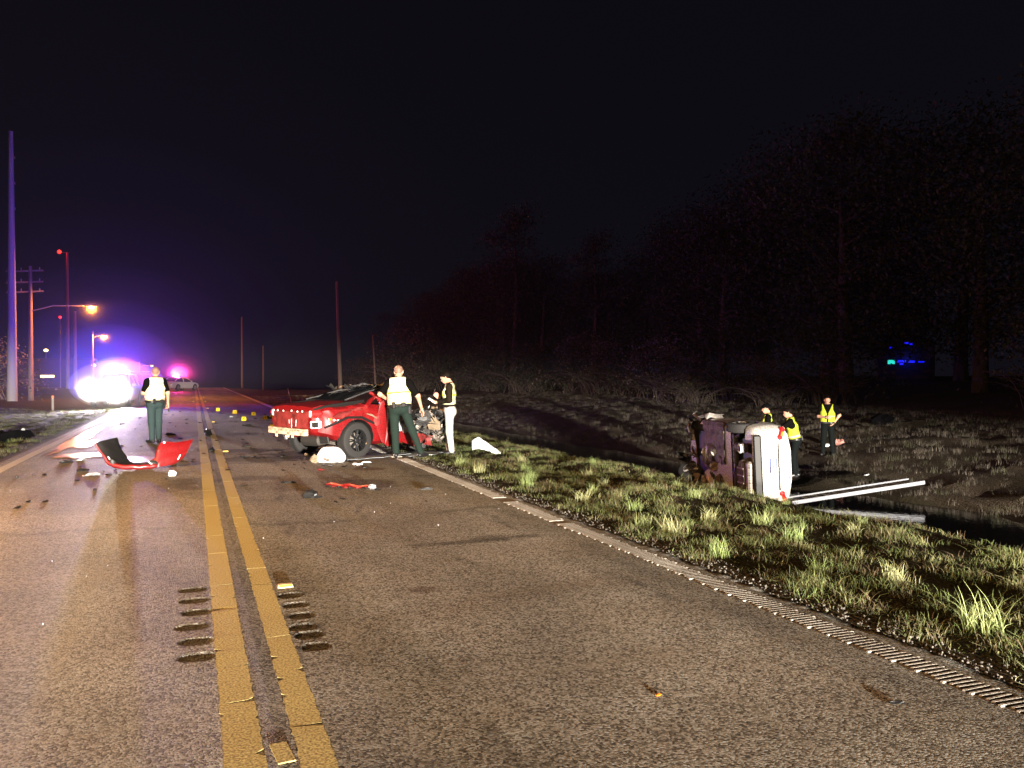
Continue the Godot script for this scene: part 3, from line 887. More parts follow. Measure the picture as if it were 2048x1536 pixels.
func person(label: String, group: String, at: Vector3, turn: float, J: Dictionary, look: Dictionary) -> Node3D:
	var D := {
		"pelvis": Vector3(0, 0.95, 0), "neck": Vector3(0, 1.49, 0.01), "head": Vector3(0, 1.655, -0.02), "shoulder_l": Vector3(-0.19, 1.44, 0.01), "shoulder_r": Vector3(0.19, 1.44, 0.01),
		"elbow_l": Vector3(-0.26, 1.16, 0.04), "elbow_r": Vector3(0.26, 1.16, 0.04), "wrist_l": Vector3(-0.27, 0.92, -0.04), "wrist_r": Vector3(0.27, 0.92, -0.04),
		"hip_l": Vector3(-0.09, 0.91, 0), "hip_r": Vector3(0.09, 0.91, 0), "knee_l": Vector3(-0.11, 0.5, -0.02), "knee_r": Vector3(0.11, 0.5, -0.02), "ankle_l": Vector3(-0.13, 0.085, 0.02), "ankle_r": Vector3(0.13, 0.085, 0.02),
		"toe_l": Vector3(-0.16, 0.035, -0.17), "toe_r": Vector3(0.16, 0.035, -0.17), "head_turn": Vector3.ZERO, "palm_l": Vector3(1, 0, 0), "palm_r": Vector3(-1, 0, 0), "curl_l": 0.45, "curl_r": 0.45}
	D.merge(J, true)
	var o := thing("person", label, "person", at, turn, group)
	var fat: float = look.get("fat", 0.0)
	var hgt: float = look.get("height", 1.78) / 1.78
	var S := Transform3D(Basis.from_scale(Vector3.ONE * hgt), Vector3.ZERO)
	var P: Vector3 = D.pelvis; var N: Vector3 = D.neck
	var Y := (N - P).normalized()
	var X: Vector3 = D.shoulder_r - D.shoulder_l
	X = (X - Y * X.dot(Y)).normalized()
	var Z := X.cross(Y)
	var sc := (N - P).length() / 0.54
	var T := func(x: float, y: float, z: float) -> Vector3: return P + X * x + Y * (y * sc) + Z * z
	var torso := func(e: float) -> Array:
		return [[T.call(-0.075, 0.0, 0.0), T.call(0.075, 0.0, 0.0), 0.1 + e, 0.1 + e], [T.call(-0.06, -0.04, 0.045), T.call(0.06, -0.04, 0.045), 0.085 + e, 0.085 + e],
			[T.call(-0.065, 0.16, -0.015 - fat * 0.5), T.call(0.065, 0.16, -0.015 - fat * 0.5), 0.095 + fat + e, 0.095 + fat + e], [T.call(-0.085, 0.35, -0.005), T.call(0.085, 0.35, -0.005), 0.105 + e + fat * 0.4, 0.105 + e + fat * 0.4],
			[T.call(-0.085, 0.02, 0), T.call(-0.095, 0.35, 0), 0.08 + e + fat * 0.6, 0.085 + e], [T.call(0.085, 0.02, 0), T.call(0.095, 0.35, 0), 0.08 + e + fat * 0.6, 0.085 + e],
			[N + Y * 0.02, D.shoulder_l - X * -0.01, 0.05 + e, 0.055 + e], [N + Y * 0.02, D.shoulder_r - X * 0.01, 0.05 + e, 0.055 + e], [T.call(0, 0.3, 0), N, 0.09 + e, 0.06 + e]]
	var limb := func(n: Array, r: Array, e: float) -> Array:
		var out := []
		for s in ["_l", "_r"]:
			for i in n.size() - 1:
				out.append([D[n[i] + s], D[n[i + 1] + s], r[i][0] + e, r[i][1] + e])
		return out
	var HB := Basis.from_euler(D.head_turn)
	var hp: Vector3 = D.head
	var HT := Transform3D(HB, hp)
	# body: one continuous surface of skin
	var body := Soup.new()
	var bb: Array = torso.call(0.0) + limb.call(["hip", "knee", "ankle"], [[0.085, 0.058], [0.056, 0.038]], 0.0) + limb.call(["shoulder", "elbow", "wrist"], [[0.053, 0.042], [0.043, 0.027]], 0.0) + limb.call(["ankle", "toe"], [[0.036, 0.028]], 0.0)
	bb.append([N - Y * 0.03, hp + HB * Vector3(0, -0.05, 0.025), 0.058, 0.055])
	for s in ["_l", "_r"]:  # calf muscle
		bb.append([D["knee" + s].lerp(D["ankle" + s], 0.15) + Z * 0.015, D["knee" + s].lerp(D["ankle" + s], 0.5) + Z * 0.012, 0.045, 0.042])
	nets(bb, 0.017, 62.0, body)
	var hb := [[Vector3(0, 0.03, -0.03), Vector3(0, 0.036, 0.032), 0.076, 0.08], [Vector3(0, -0.02, -0.045), Vector3(0, -0.06, -0.045), 0.056, 0.047], [Vector3(0, -0.095, -0.062), Vector3(0, -0.088, -0.05), 0.02, 0.03],
		[Vector3(-0.048, -0.05, -0.012), Vector3(-0.02, -0.093, -0.058), 0.02, 0.018], [Vector3(0.048, -0.05, -0.012), Vector3(0.02, -0.093, -0.058), 0.02, 0.018], [Vector3(0, 0.012, -0.097), Vector3(0, -0.028, -0.117), 0.007, 0.012],
		[Vector3(-0.016, -0.032, -0.103), Vector3(0.016, -0.032, -0.103), 0.008, 0.008], [Vector3(-0.034, 0.022, -0.087), Vector3(0.034, 0.022, -0.087), 0.011, 0.011], [Vector3(-0.04, -0.022, -0.078), Vector3(-0.03, -0.03, -0.085), 0.014, 0.012], [Vector3(0.04, -0.022, -0.078), Vector3(0.03, -0.03, -0.085), 0.014, 0.012],
		[Vector3(-0.02, -0.062, -0.094), Vector3(0.02, -0.062, -0.094), 0.008, 0.008], [Vector3(-0.019, -0.07, -0.093), Vector3(0.019, -0.07, -0.093), 0.008, 0.008], [Vector3(0, -0.07, 0.02), Vector3(0, -0.14, 0.03), 0.053, 0.057],
		[Vector3(-0.081, 0.016, 0.004), Vector3(-0.079, -0.03, 0.0), 0.013, 0.009], [Vector3(0.081, 0.016, 0.004), Vector3(0.079, -0.03, 0.0), 0.013, 0.009]]
	var hw := []
	for b in hb:
		hw.append([HT * b[0], HT * b[1], b[2], b[3]])
	nets(hw, 0.0075, 130.0, body)
	for s in ["_l", "_r"]:
		var w: Vector3 = D["wrist" + s]
		var al: Vector3 = D.get("finger" + s, w - D["elbow" + s])
		hand(body, w + al.normalized() * 0.02, al, D["palm" + s], 1.0 if s == "_l" else -1.0, D["curl" + s])
	part(o, "body", body.mesh(75.0), M.skin, S)
	for s in [-1.0, 1.0]:
		var eye := part(o, "eye", Soup.new().ball(HT * Vector3(0.031 * s, 0.0, -0.085), Vector3.ONE * 0.0125, 8, 6).mesh(60), M.eye_white, S)
		part(eye, "iris", Soup.new().ball(HT * Vector3(0.031 * s, 0.0, -0.0935), Vector3(0.0062, 0.0062, 0.005), 8, 4, HB).mesh(60), M.eye_dark)
	# trousers, shoes, shirt
	var tr := Soup.new()
	var tb: Array = torso.call(0.013).slice(0, 2) + [[T.call(-0.08, 0.06, 0), T.call(0.08, 0.06, 0), 0.1 + fat * 0.7, 0.1 + fat * 0.7]]
	for s in ["_l", "_r"]:
		var an: Vector3 = D["ankle" + s]
		tb.append([D["hip" + s], D["knee" + s], 0.1, 0.074]); tb.append([D["knee" + s], an.lerp(D["knee" + s], 0.02), 0.073, 0.062])
	var top: Vector3 = T.call(0, 0.09, 0)
	nets(tb, 0.017, 62.0, tr, func(p: Vector3) -> float: return maxf((p - top).dot(Y), 0.05 - p.y), 0.009, 6.0)
	part(o, "trousers", tr.mesh(75.0), look.trousers, S)
	for s in ["_l", "_r"]:
		var an: Vector3 = D["ankle" + s]; var to: Vector3 = D["toe" + s]
		var fl := to - an; fl.y = 0
		var heel: Vector3 = Vector3(an.x, to.y + 0.01, an.z) - fl.normalized() * 0.045
		var sh := Soup.new()
		var floor_y: float = to.y - 0.034
		nets([[an + Vector3(0, 0.03, 0), an, 0.048, 0.046], [heel, to + Vector3(0, 0.004, 0), 0.042, 0.04], [an, to.lerp(heel, 0.25), 0.045, 0.042]], 0.011, 110.0, sh, func(p: Vector3) -> float: return floor_y - p.y)
		part(o, "shoe", sh.mesh(60.0), look.get("shoes", M.leather), S)
	var st := Soup.new()
	var sl: float = look.get("sleeve", 0.75)
	var sb: Array = torso.call(0.012)
	for s in ["_l", "_r"]:
		var sho: Vector3 = D["shoulder" + s]; var el: Vector3 = D["elbow" + s]; var wr: Vector3 = D["wrist" + s]
		sb.append([sho, sho.lerp(el, minf(sl, 1.0)), 0.068, 0.062])
		if sl > 1.0: sb.append([el, el.lerp(wr, sl - 1.0), 0.058, 0.044])
	var hem: Vector3 = T.call(0, look.get("hem", 0.05), 0)
	var collar: Vector3 = N + Y * 0.055
	nets(sb, 0.016, 62.0, st, func(p: Vector3) -> float: return maxf((hem - p).dot(Y), (p - collar).dot((Y - Z * 0.25).normalized())), 0.008, 7.0)
	part(o, "shirt", st.mesh(75.0), look.shirt, S)
	if look.has("vest"):
		var vb: Array = torso.call(0.034)
		var vlo: float = look.get("vest_low", 0.02)
		var low: Vector3 = T.call(0, vlo, 0)
		var open: float = look.get("open", 0.0)
		var cut := func(p: Vector3) -> float:
			var q := p - P
			var y := q.dot(Y) / sc; var x := absf(q.dot(X)); var z := q.dot(Z)
			var d := maxf((low - p).dot(Y), (p - N).dot(Y) - 0.045)
			d = maxf(d, x - (0.155 if y > 0.42 else lerpf(0.26, 0.155, clampf((y - 0.2) / 0.22, 0.0, 1.0))))
			if z < 0.0:
				d = maxf(d, (0.012 + open + maxf(0.0, y - 0.3) * 0.42) - x)
			return d
		var vs := Soup.new()
		nets(vb, 0.015, 62.0, vs, cut, 0.009, 6.0)
		var ve := part(o, "safety_vest", vs.mesh(60.0), look.vest, S)
		if look.get("bands", true):
			for band in look.get("band_at", [[0.1, 0.15], [0.3, 0.35]]):
				var bs := Soup.new()
				nets(torso.call(0.0385), 0.015, 62.0, bs, func(p: Vector3) -> float:
					var y: float = (p - P).dot(Y) / sc
					return maxf(cut.call(p), maxf(y - band[1], band[0] - y)), 0.009, 6.0)
				part(ve, "reflective_band", bs.mesh(60.0), look.get("band_mat", M.reflective))
	if look.has("belt"):
		var be := Soup.new()
		nets(torso.call(0.042).slice(0, 6), 0.014, 62.0, be, func(p: Vector3) -> float:
			var y: float = (p - P).dot(Y)
			return maxf(y - 0.055, 0.0 - y))
		var bl := part(o, "duty_belt", be.mesh(50.0), M.leather, S)
		for q in [[0.19, 0.02, "holster", Vector3(0.06, 0.2, 0.1), -0.08], [-0.17, 0.06, "pouch", Vector3(0.05, 0.1, 0.07), 0.0], [0.1, 0.15, "pouch", Vector3(0.08, 0.09, 0.05), 0.0], [-0.08, 0.16, "radio", Vector3(0.06, 0.13, 0.05), 0.0]]:
			part(bl, q[2], Soup.new().box(Transform3D(Basis(X, Y, Z), T.call(q[0], 0.03, q[1]) + Y * q[4]), q[3], 0.012).mesh(30), M.leather)
	if look.has("hair"):
		var hs := Soup.new()
		var hh := []
		for b in [hb[0], [Vector3(0, 0.0, 0.03), Vector3(0, -0.03, 0.035), 0.078, 0.06]]:
			hh.append([HT * b[0], HT * b[1], b[2] + look.get("hair_thick", 0.009), b[3] + look.get("hair_thick", 0.009)])
		var inv := HT.affine_inverse()
		nets(hh, 0.0085, 130.0, hs, func(p: Vector3) -> float:
			var q := inv * p
			return maxf((-0.72 * q.z - q.y) * 0.8, -0.08 - q.y + (0.5 * -q.z if q.z < 0 else 0.0)), 0.006, 30.0)
		part(o, "hair", hs.mesh(60.0), look.hair, S)
	if look.has("cap"):
		var cs := Soup.new()
		nets([[HT * Vector3(0, 0.04, -0.028), HT * Vector3(0, 0.045, 0.03), 0.093, 0.095]], 0.009, 130.0, cs, func(p: Vector3) -> float:
			return 0.035 - (HT.affine_inverse() * p).y)
		var cp := part(o, "cap", cs.mesh(50.0), look.cap, S)
		var g := []
		for i in 7:
			var row := []
			for j in 5:
				var a := lerpf(-1.0, 1.0, i / 6.0)
				row.append(HT * Vector3(0.088 * a, 0.042 - 0.018 * a * a, -0.095 - 0.075 * (j / 4.0) * sqrt(maxf(0.0, 1.0 - a * a * 0.85)) + 0.05 * a * a))
			g.append(row)
		part(cp, "brim", Soup.new().sheet(g, 0.006).mesh(40), look.cap)
	return o

func build_people() -> void:
	var grp := ""
	# standing in the left lane, seen from behind, looking along the road
	var a := person("bald person from behind in pale safety vest standing in left lane, hand at side", grp, W(-0.87, 21.6, road_h(-0.87, 21.6)), 0.42, {
		"head": Vector3(0.025, 1.655, -0.03), "head_turn": Vector3(-0.03, -0.5, 0), "elbow_l": Vector3(-0.25, 1.17, -0.06), "wrist_l": Vector3(-0.13, 1.13, -0.26), "palm_l": Vector3(0.5, -0.8, 0), "elbow_r": Vector3(0.27, 1.17, 0.06), "wrist_r": Vector3(0.31, 0.93, -0.02), "palm_r": Vector3(-1, 0, 0), "curl_r": 0.8,
		"ankle_l": Vector3(-0.085, 0.085, 0.03), "ankle_r": Vector3(0.09, 0.085, 0.0), "knee_l": Vector3(-0.085, 0.5, -0.01), "knee_r": Vector3(0.09, 0.5, -0.03), "toe_l": Vector3(-0.12, 0.035, -0.16), "toe_r": Vector3(0.13, 0.035, -0.19)},
		{"trousers": M.trouser_grey, "shirt": M.shirt_black, "vest": M.vest_pale, "fat": 0.022, "belt": 1, "hair": M.hair_shaved, "hair_thick": 0.002, "height": 1.82})
	single("torch", "small black hand torch held in the left lane officer's hand", "torch", Soup.new().tube([Vector3(0, 0, 0), Vector3(0.005, -0.09, 0), Vector3(0.006, -0.095, 0), Vector3(0.012, -0.15, 0)], [0.014, 0.014, 0.02, 0.022], 10).mesh(30), M.black_plastic, Transform3D(Basis.IDENTITY, a.transform * (Vector3(0.325, 0.86, -0.05) * 1.82 / 1.78)))
	# leaning over the red wreck
	person("balding person from behind in pale safety vest leaning towards the red wreck", grp, W(3.76, 16.0, road_h(3.6, 16.0)), 0.05 - 0.36, {
		"pelvis": Vector3(0.02, 0.95, 0.02), "neck": Vector3(-0.02, 1.475, -0.05), "head": Vector3(-0.01, 1.63, -0.1), "head_turn": Vector3(-0.3, -0.1, 0.08), "shoulder_l": Vector3(-0.2, 1.42, -0.06), "shoulder_r": Vector3(0.19, 1.42, -0.02),
		"elbow_l": Vector3(-0.35, 1.2, 0.04), "wrist_l": Vector3(-0.24, 1.1, -0.16), "palm_l": Vector3(0.6, -0.6, 0), "elbow_r": Vector3(0.36, 1.17, 0.0), "wrist_r": Vector3(0.42, 0.93, -0.14), "palm_r": Vector3(-0.4, -0.8, 0), "curl_r": 0.3,
		"hip_l": Vector3(-0.09, 0.91, 0.02), "hip_r": Vector3(0.11, 0.91, 0.02), "knee_l": Vector3(-0.08, 0.5, -0.02), "ankle_l": Vector3(-0.055, 0.085, 0.02), "toe_l": Vector3(-0.07, 0.035, -0.18), "knee_r": Vector3(0.25, 0.51, -0.03), "ankle_r": Vector3(0.42, 0.085, 0.02), "toe_r": Vector3(0.52, 0.035, -0.15)},
		{"trousers": M.trouser_green, "shirt": M.shirt_black, "vest": M.vest_pale, "fat": 0.03, "sleeve": 0.8, "hair": M.hair_shaved, "hair_thick": 0.001, "height": 1.84, "belt": 1, "band_at": [[0.26, 0.3]], "band_mat": M.lime_edge})
	# writing notes, in profile
	var c := person("person in white trousers and pale vest over brown long sleeves writing notes in profile", grp, W(5.1, 17.0, land(5.1, 17.0)), 1.18, {
		"head": Vector3(0.0, 1.635, -0.075), "neck": Vector3(0, 1.48, -0.01), "head_turn": Vector3(-0.42, 0.0, 0), "elbow_l": Vector3(-0.24, 1.17, 0.02), "wrist_l": Vector3(-0.07, 1.12, -0.24), "palm_l": Vector3(0.3, 0.9, 0.2), "elbow_r": Vector3(0.22, 1.15, -0.06), "wrist_r": Vector3(0.08, 1.2, -0.26), "finger_r": Vector3(-0.1, 0.3, -0.2), "palm_r": Vector3(-0.8, -0.2, 0.3), "curl_r": 1.0,
		"ankle_l": Vector3(-0.09, 0.085, 0.05), "toe_l": Vector3(-0.11, 0.035, -0.14), "ankle_r": Vector3(0.1, 0.085, -0.02), "toe_r": Vector3(0.13, 0.035, -0.21), "knee_l": Vector3(-0.09, 0.5, 0.0), "knee_r": Vector3(0.1, 0.5, -0.05)},
		{"trousers": M.trouser_white, "shirt": M.shirt_brown, "vest": M.vest_pale, "sleeve": 1.9, "hem": 0.0, "vest_low": 0.12, "open": 0.03, "hair": M.hair_dark, "hair_thick": 0.012, "height": 1.8, "band_at": [[0.3, 0.35]], "band_mat": M.lime_edge})
	single("notepad", "white notepad held open by the white-trousered person", "notepad", Soup.new().box(TR(Vector3.ZERO), Vector3(0.13, 0.012, 0.19), 0.003).mesh(20), M.paper, c.transform * TR(Vector3(-0.03, 1.165, -0.37), Vector3(0.55, 0.1, 0.25)))
	single("pen", "thin pen in the white-trousered person's raised hand", "pen", Soup.new().tube([Vector3(0, -0.07, 0), Vector3(0, 0.09, 0.01)], [0.002, 0.005], 6).mesh(30), M.steel, c.transform * TR(Vector3(0.06, 1.33, -0.35), Vector3(0.2, 0, -0.4)))
	# in the ditch
	person("person in black cap and lime vest behind the overturned white car", "", W(14.05, 17.9, land(14.05, 17.9)), 1.0, {
		"head_turn": Vector3(-0.1, 0.25, 0), "elbow_l": Vector3(-0.27, 1.17, -0.03), "wrist_l": Vector3(-0.2, 1.04, -0.26), "elbow_r": Vector3(0.26, 1.16, -0.04), "wrist_r": Vector3(0.14, 1.05, -0.27)},
		{"trousers": M.trouser_dark, "shirt": M.shirt_black, "vest": M.vest_lime, "open": 0.03, "hair": M.hair_dark, "cap": M.black_cloth, "height": 1.8, "belt": 1, "bands": false})
	person("dark-haired person in lime vest reaching onto the overturned white car", "", W(14.15, 17.0, land(14.15, 17.0)), 1.02, {
		"pelvis": Vector3(0, 0.93, 0.05), "neck": Vector3(0, 1.45, -0.08), "head": Vector3(0.0, 1.61, -0.13), "head_turn": Vector3(-0.25, 0.0, 0), "shoulder_l": Vector3(-0.18, 1.4, -0.1), "shoulder_r": Vector3(0.19, 1.4, -0.06), "hip_l": Vector3(-0.09, 0.9, 0.05), "hip_r": Vector3(0.09, 0.9, 0.05),
		"elbow_l": Vector3(-0.22, 1.22, -0.3), "wrist_l": Vector3(-0.19, 1.17, -0.55), "palm_l": Vector3(0, -1, 0), "elbow_r": Vector3(0.22, 1.18, -0.26), "wrist_r": Vector3(0.1, 1.1, -0.46), "palm_r": Vector3(-0.5, -0.8, 0), "curl_l": 0.35, "curl_r": 0.5,
		"knee_l": Vector3(-0.1, 0.5, -0.02), "knee_r": Vector3(0.12, 0.5, 0.03), "ankle_r": Vector3(0.14, 0.085, 0.1), "toe_r": Vector3(0.17, 0.035, -0.09)},
		{"trousers": M.trouser_dark, "shirt": M.shirt_black, "vest": M.vest_lime, "hair": M.hair_dark, "hair_thick": 0.011, "height": 1.8, "belt": 1, "fat": 0.02, "sleeve": 0.7, "band_at": [[0.08, 0.14]], "band_mat": M.vest_pale, "vest_low": 0.05})
	person("person in lime vest on far bank facing the camera, hand on hip", "", W(17.2, 19.2, land(17.2, 19.2)), PI - 0.75, {
		"head": Vector3(0.01, 1.65, -0.03), "head_turn": Vector3(-0.12, 0.2, 0.06), "elbow_l": Vector3(-0.33, 1.2, 0.06), "wrist_l": Vector3(-0.2, 1.0, -0.04), "palm_l": Vector3(1, 0, 0), "elbow_r": Vector3(0.25, 1.16, 0.0), "wrist_r": Vector3(0.05, 1.14, -0.2), "palm_r": Vector3(-0.4, 0.2, 0.8), "curl_r": 0.7,
		"ankle_l": Vector3(-0.15, 0.085, 0.0), "ankle_r": Vector3(0.13, 0.085, 0.02), "knee_l": Vector3(-0.12, 0.5, -0.03)},
		{"trousers": M.trouser_dark, "shirt": M.shirt_black, "vest": M.vest_lime, "hair": M.hair_dark, "hair_thick": 0.012, "height": 1.74, "belt": 1, "open": 0.006, "band_at": [[0.2, 0.24]], "band_mat": M.vest_pale})

# ------------------------------------------------------------------ vehicles. Local axes: x right, y up, -z forward.
func ring_at(s: Array) -> Array:  # s = [z, half width, bottom, top]; a rounded car section
	var w: float = s[1]; var b: float = s[2]; var t: float = s[3]
	var half := [Vector2(0.0, b), Vector2(0.55 * w, b), Vector2(0.86 * w, b + 0.015), Vector2(0.955 * w, b + 0.08), Vector2(0.985 * w, b + 0.2), Vector2(w, lerpf(b, t, 0.5)), Vector2(0.992 * w, lerpf(b, t, 0.68)), Vector2(0.965 * w, t - 0.12), Vector2(0.93 * w, t - 0.05), Vector2(0.86 * w, t - 0.008), Vector2(0.6 * w, t + 0.012), Vector2(0.3 * w, t + 0.022), Vector2(0.0, t + 0.026)]
	var r := []
	for p in half:
		r.append(Vector3(p.x, p.y, s[0]))
	for i in range(half.size() - 2, 0, -1):
		r.append(Vector3(-half[i].x, half[i].y, s[0]))
	return r

func sections(keys: Array, n: int) -> Array:  # smooth in-between sections, from rear (+z) to front
	var out := []
	for i in keys.size() - 1:
		var a: Array = keys[maxi(i - 1, 0)]; var b: Array = keys[i]; var c: Array = keys[i + 1]; var d: Array = keys[mini(i + 2, keys.size() - 1)]
		var m := maxi(1, int(ceil(absf(b[0] - c[0]) / n * 100.0)))
		for k in m:
			var t := float(k) / m
			var s := []
			for q in 4:
				s.append(cubic_interpolate(b[q], c[q], a[q], d[q], t) if q > 0 else lerpf(b[q], c[q], t))
			out.append(s)
	out.append(keys[-1])
	return out

func body_mesh(keys: Array, step_cm: int, wheels: Array, wheel_r: float, paint: Material, inside: Material, deform = null, boxes := []) -> ArrayMesh:
	var rs := []
	var ss := sections(keys, step_cm)
	ss.reverse()  # front first, so that the last ring looks at +z
	for s in ss:
		var r := ring_at(s)
		if deform != null:
			for i in r.size():
				r[i] = deform.call(r[i])
		rs.append(r)
	var sp := Soup.new().rings(rs, true)
	var comb := CSGCombiner3D.new()
	var cm := CSGMesh3D.new()
	cm.mesh = sp.mesh(50.0)
	cm.material = paint
	comb.add_child(cm)
	for w in wheels:
		var c := CSGCylinder3D.new()
		c.radius = wheel_r
		c.height = 0.62
		c.sides = 28
		c.operation = CSGShape3D.OPERATION_SUBTRACTION
		c.material = inside
		c.transform = Transform3D(Basis(Vector3(0, 0, 1), PI / 2), w)
		comb.add_child(c)
	for b in boxes:
		var c := CSGBox3D.new()
		c.size = b[1]
		c.operation = CSGShape3D.OPERATION_SUBTRACTION
		c.material = inside
		c.transform = TR(b[0], b[2] if b.size() > 2 else Vector3.ZERO)
		comb.add_child(c)
	comb.name = "carving"
	add_child(comb)
	await get_tree().process_frame
	var baked: ArrayMesh = comb.bake_static_mesh()
	remove_child(comb)
	comb.free()
	if baked == null or baked.get_surface_count() == 0:
		push_error("carving failed")
		return sp.mesh(35.0)
	var out := ArrayMesh.new()
	for i in baked.get_surface_count():
		var a := baked.surface_get_arrays(i)
		var q := Soup.new()
		var vs: PackedVector3Array = a[Mesh.ARRAY_VERTEX]
		if a[Mesh.ARRAY_INDEX] != null and a[Mesh.ARRAY_INDEX].size() > 0:
			for k in a[Mesh.ARRAY_INDEX]:
				q.v.append(vs[k])
		else:
			q.v = vs
		var m := q.mesh(32.0)
		out.add_surface_from_arrays(Mesh.PRIMITIVE_TRIANGLES, m.surface_get_arrays(0))
		out.surface_set_material(i, baked.surface_get_material(i))
	return out

func wheel_set(parent: Node, at: Transform3D, r: float, w: float, rim_mat: Material, spokes := 8, side := 1.0) -> Node3D:
	var tp := []
	for p in [[0.62, -0.5], [0.72, -0.5], [0.9, -0.49], [0.97, -0.42], [1.0, -0.28], [1.0, 0.28], [0.97, 0.42], [0.9, 0.49], [0.72, 0.5], [0.62, 0.5]]:
		tp.append(Vector2(p[0] * r, p[1] * w))
	var R := Transform3D(Basis(Vector3(0, 0, 1), -PI / 2))  # y axis becomes x
	var s := Soup.new()
	var rs := []
	var n := 32
	for p in tp:
		var ring := []
		for j in n:
			var a := -TAU * j / n
			ring.append(R * Vector3(cos(a) * p.x, p.y, sin(a) * p.x))
		rs.append(ring)
	s.rings(rs, false)
	# tread blocks
	for j in 36:
		var a := TAU * j / 36.0
		for q in 2:
			s.box(Transform3D(Basis(Vector3.RIGHT, a + q * 0.09), Vector3(0, 0, 0)) * TR(Vector3((q - 0.5) * w * 0.42, r * 1.003, 0), Vector3(0, 0.35 * (1 if q else -1), 0)), Vector3(w * 0.36, r * 0.02, r * 0.11))
	var o := Node3D.new()
	o.name = "wheel"
	parent.add_child(o, true)
	o.transform = at
	part(o, "tyre", s.mesh(35.0), M.rubber)
	var k := Soup.new()
	var barrel := []
	for p in [[0.645, -0.46], [0.6, -0.3], [0.58, 0.3], [0.645, 0.46]]:
		var ring := []
		for j in n:
			var a := -TAU * j / n
			ring.append(R * Vector3(cos(a) * p[0] * r, p[1] * w, sin(a) * p[0] * r))
		barrel.append(ring)
	k.rings(barrel, false)
	k.add(Soup.new().lathe([Vector2(0.001, 0), Vector2(0.16 * r, 0), Vector2(0.17 * r, 0.03), Vector2(0.1 * r, 0.045), Vector2(0.001, 0.045)], 16), Transform3D(Basis(), Vector3(side * w * 0.3, 0, 0)) * Transform3D(Basis(Vector3(0, 0, 1), -PI / 2 * side)))
	for j in spokes:
		var a := TAU * j / spokes
		for q in [-1.0, 1.0]:
			k.box(Transform3D(Basis(Vector3.RIGHT, a), Vector3.ZERO) * TR(Vector3(side * w * 0.33, 0.37 * r, 0.045 * r * q), Vector3(0.1 * q, 0, -0.12 * side)), Vector3(0.028, 0.5 * r, 0.055 * r), 0.006)
	part(o, "rim", k.mesh(35.0), rim_mat)
	part(o, "brake_disc", Soup.new().lathe([Vector2(0.001, -0.008), Vector2(0.42 * r, -0.008), Vector2(0.42 * r, 0.008), Vector2(0.001, 0.008)], 24, R).mesh(35), M.bare_metal)
	return o

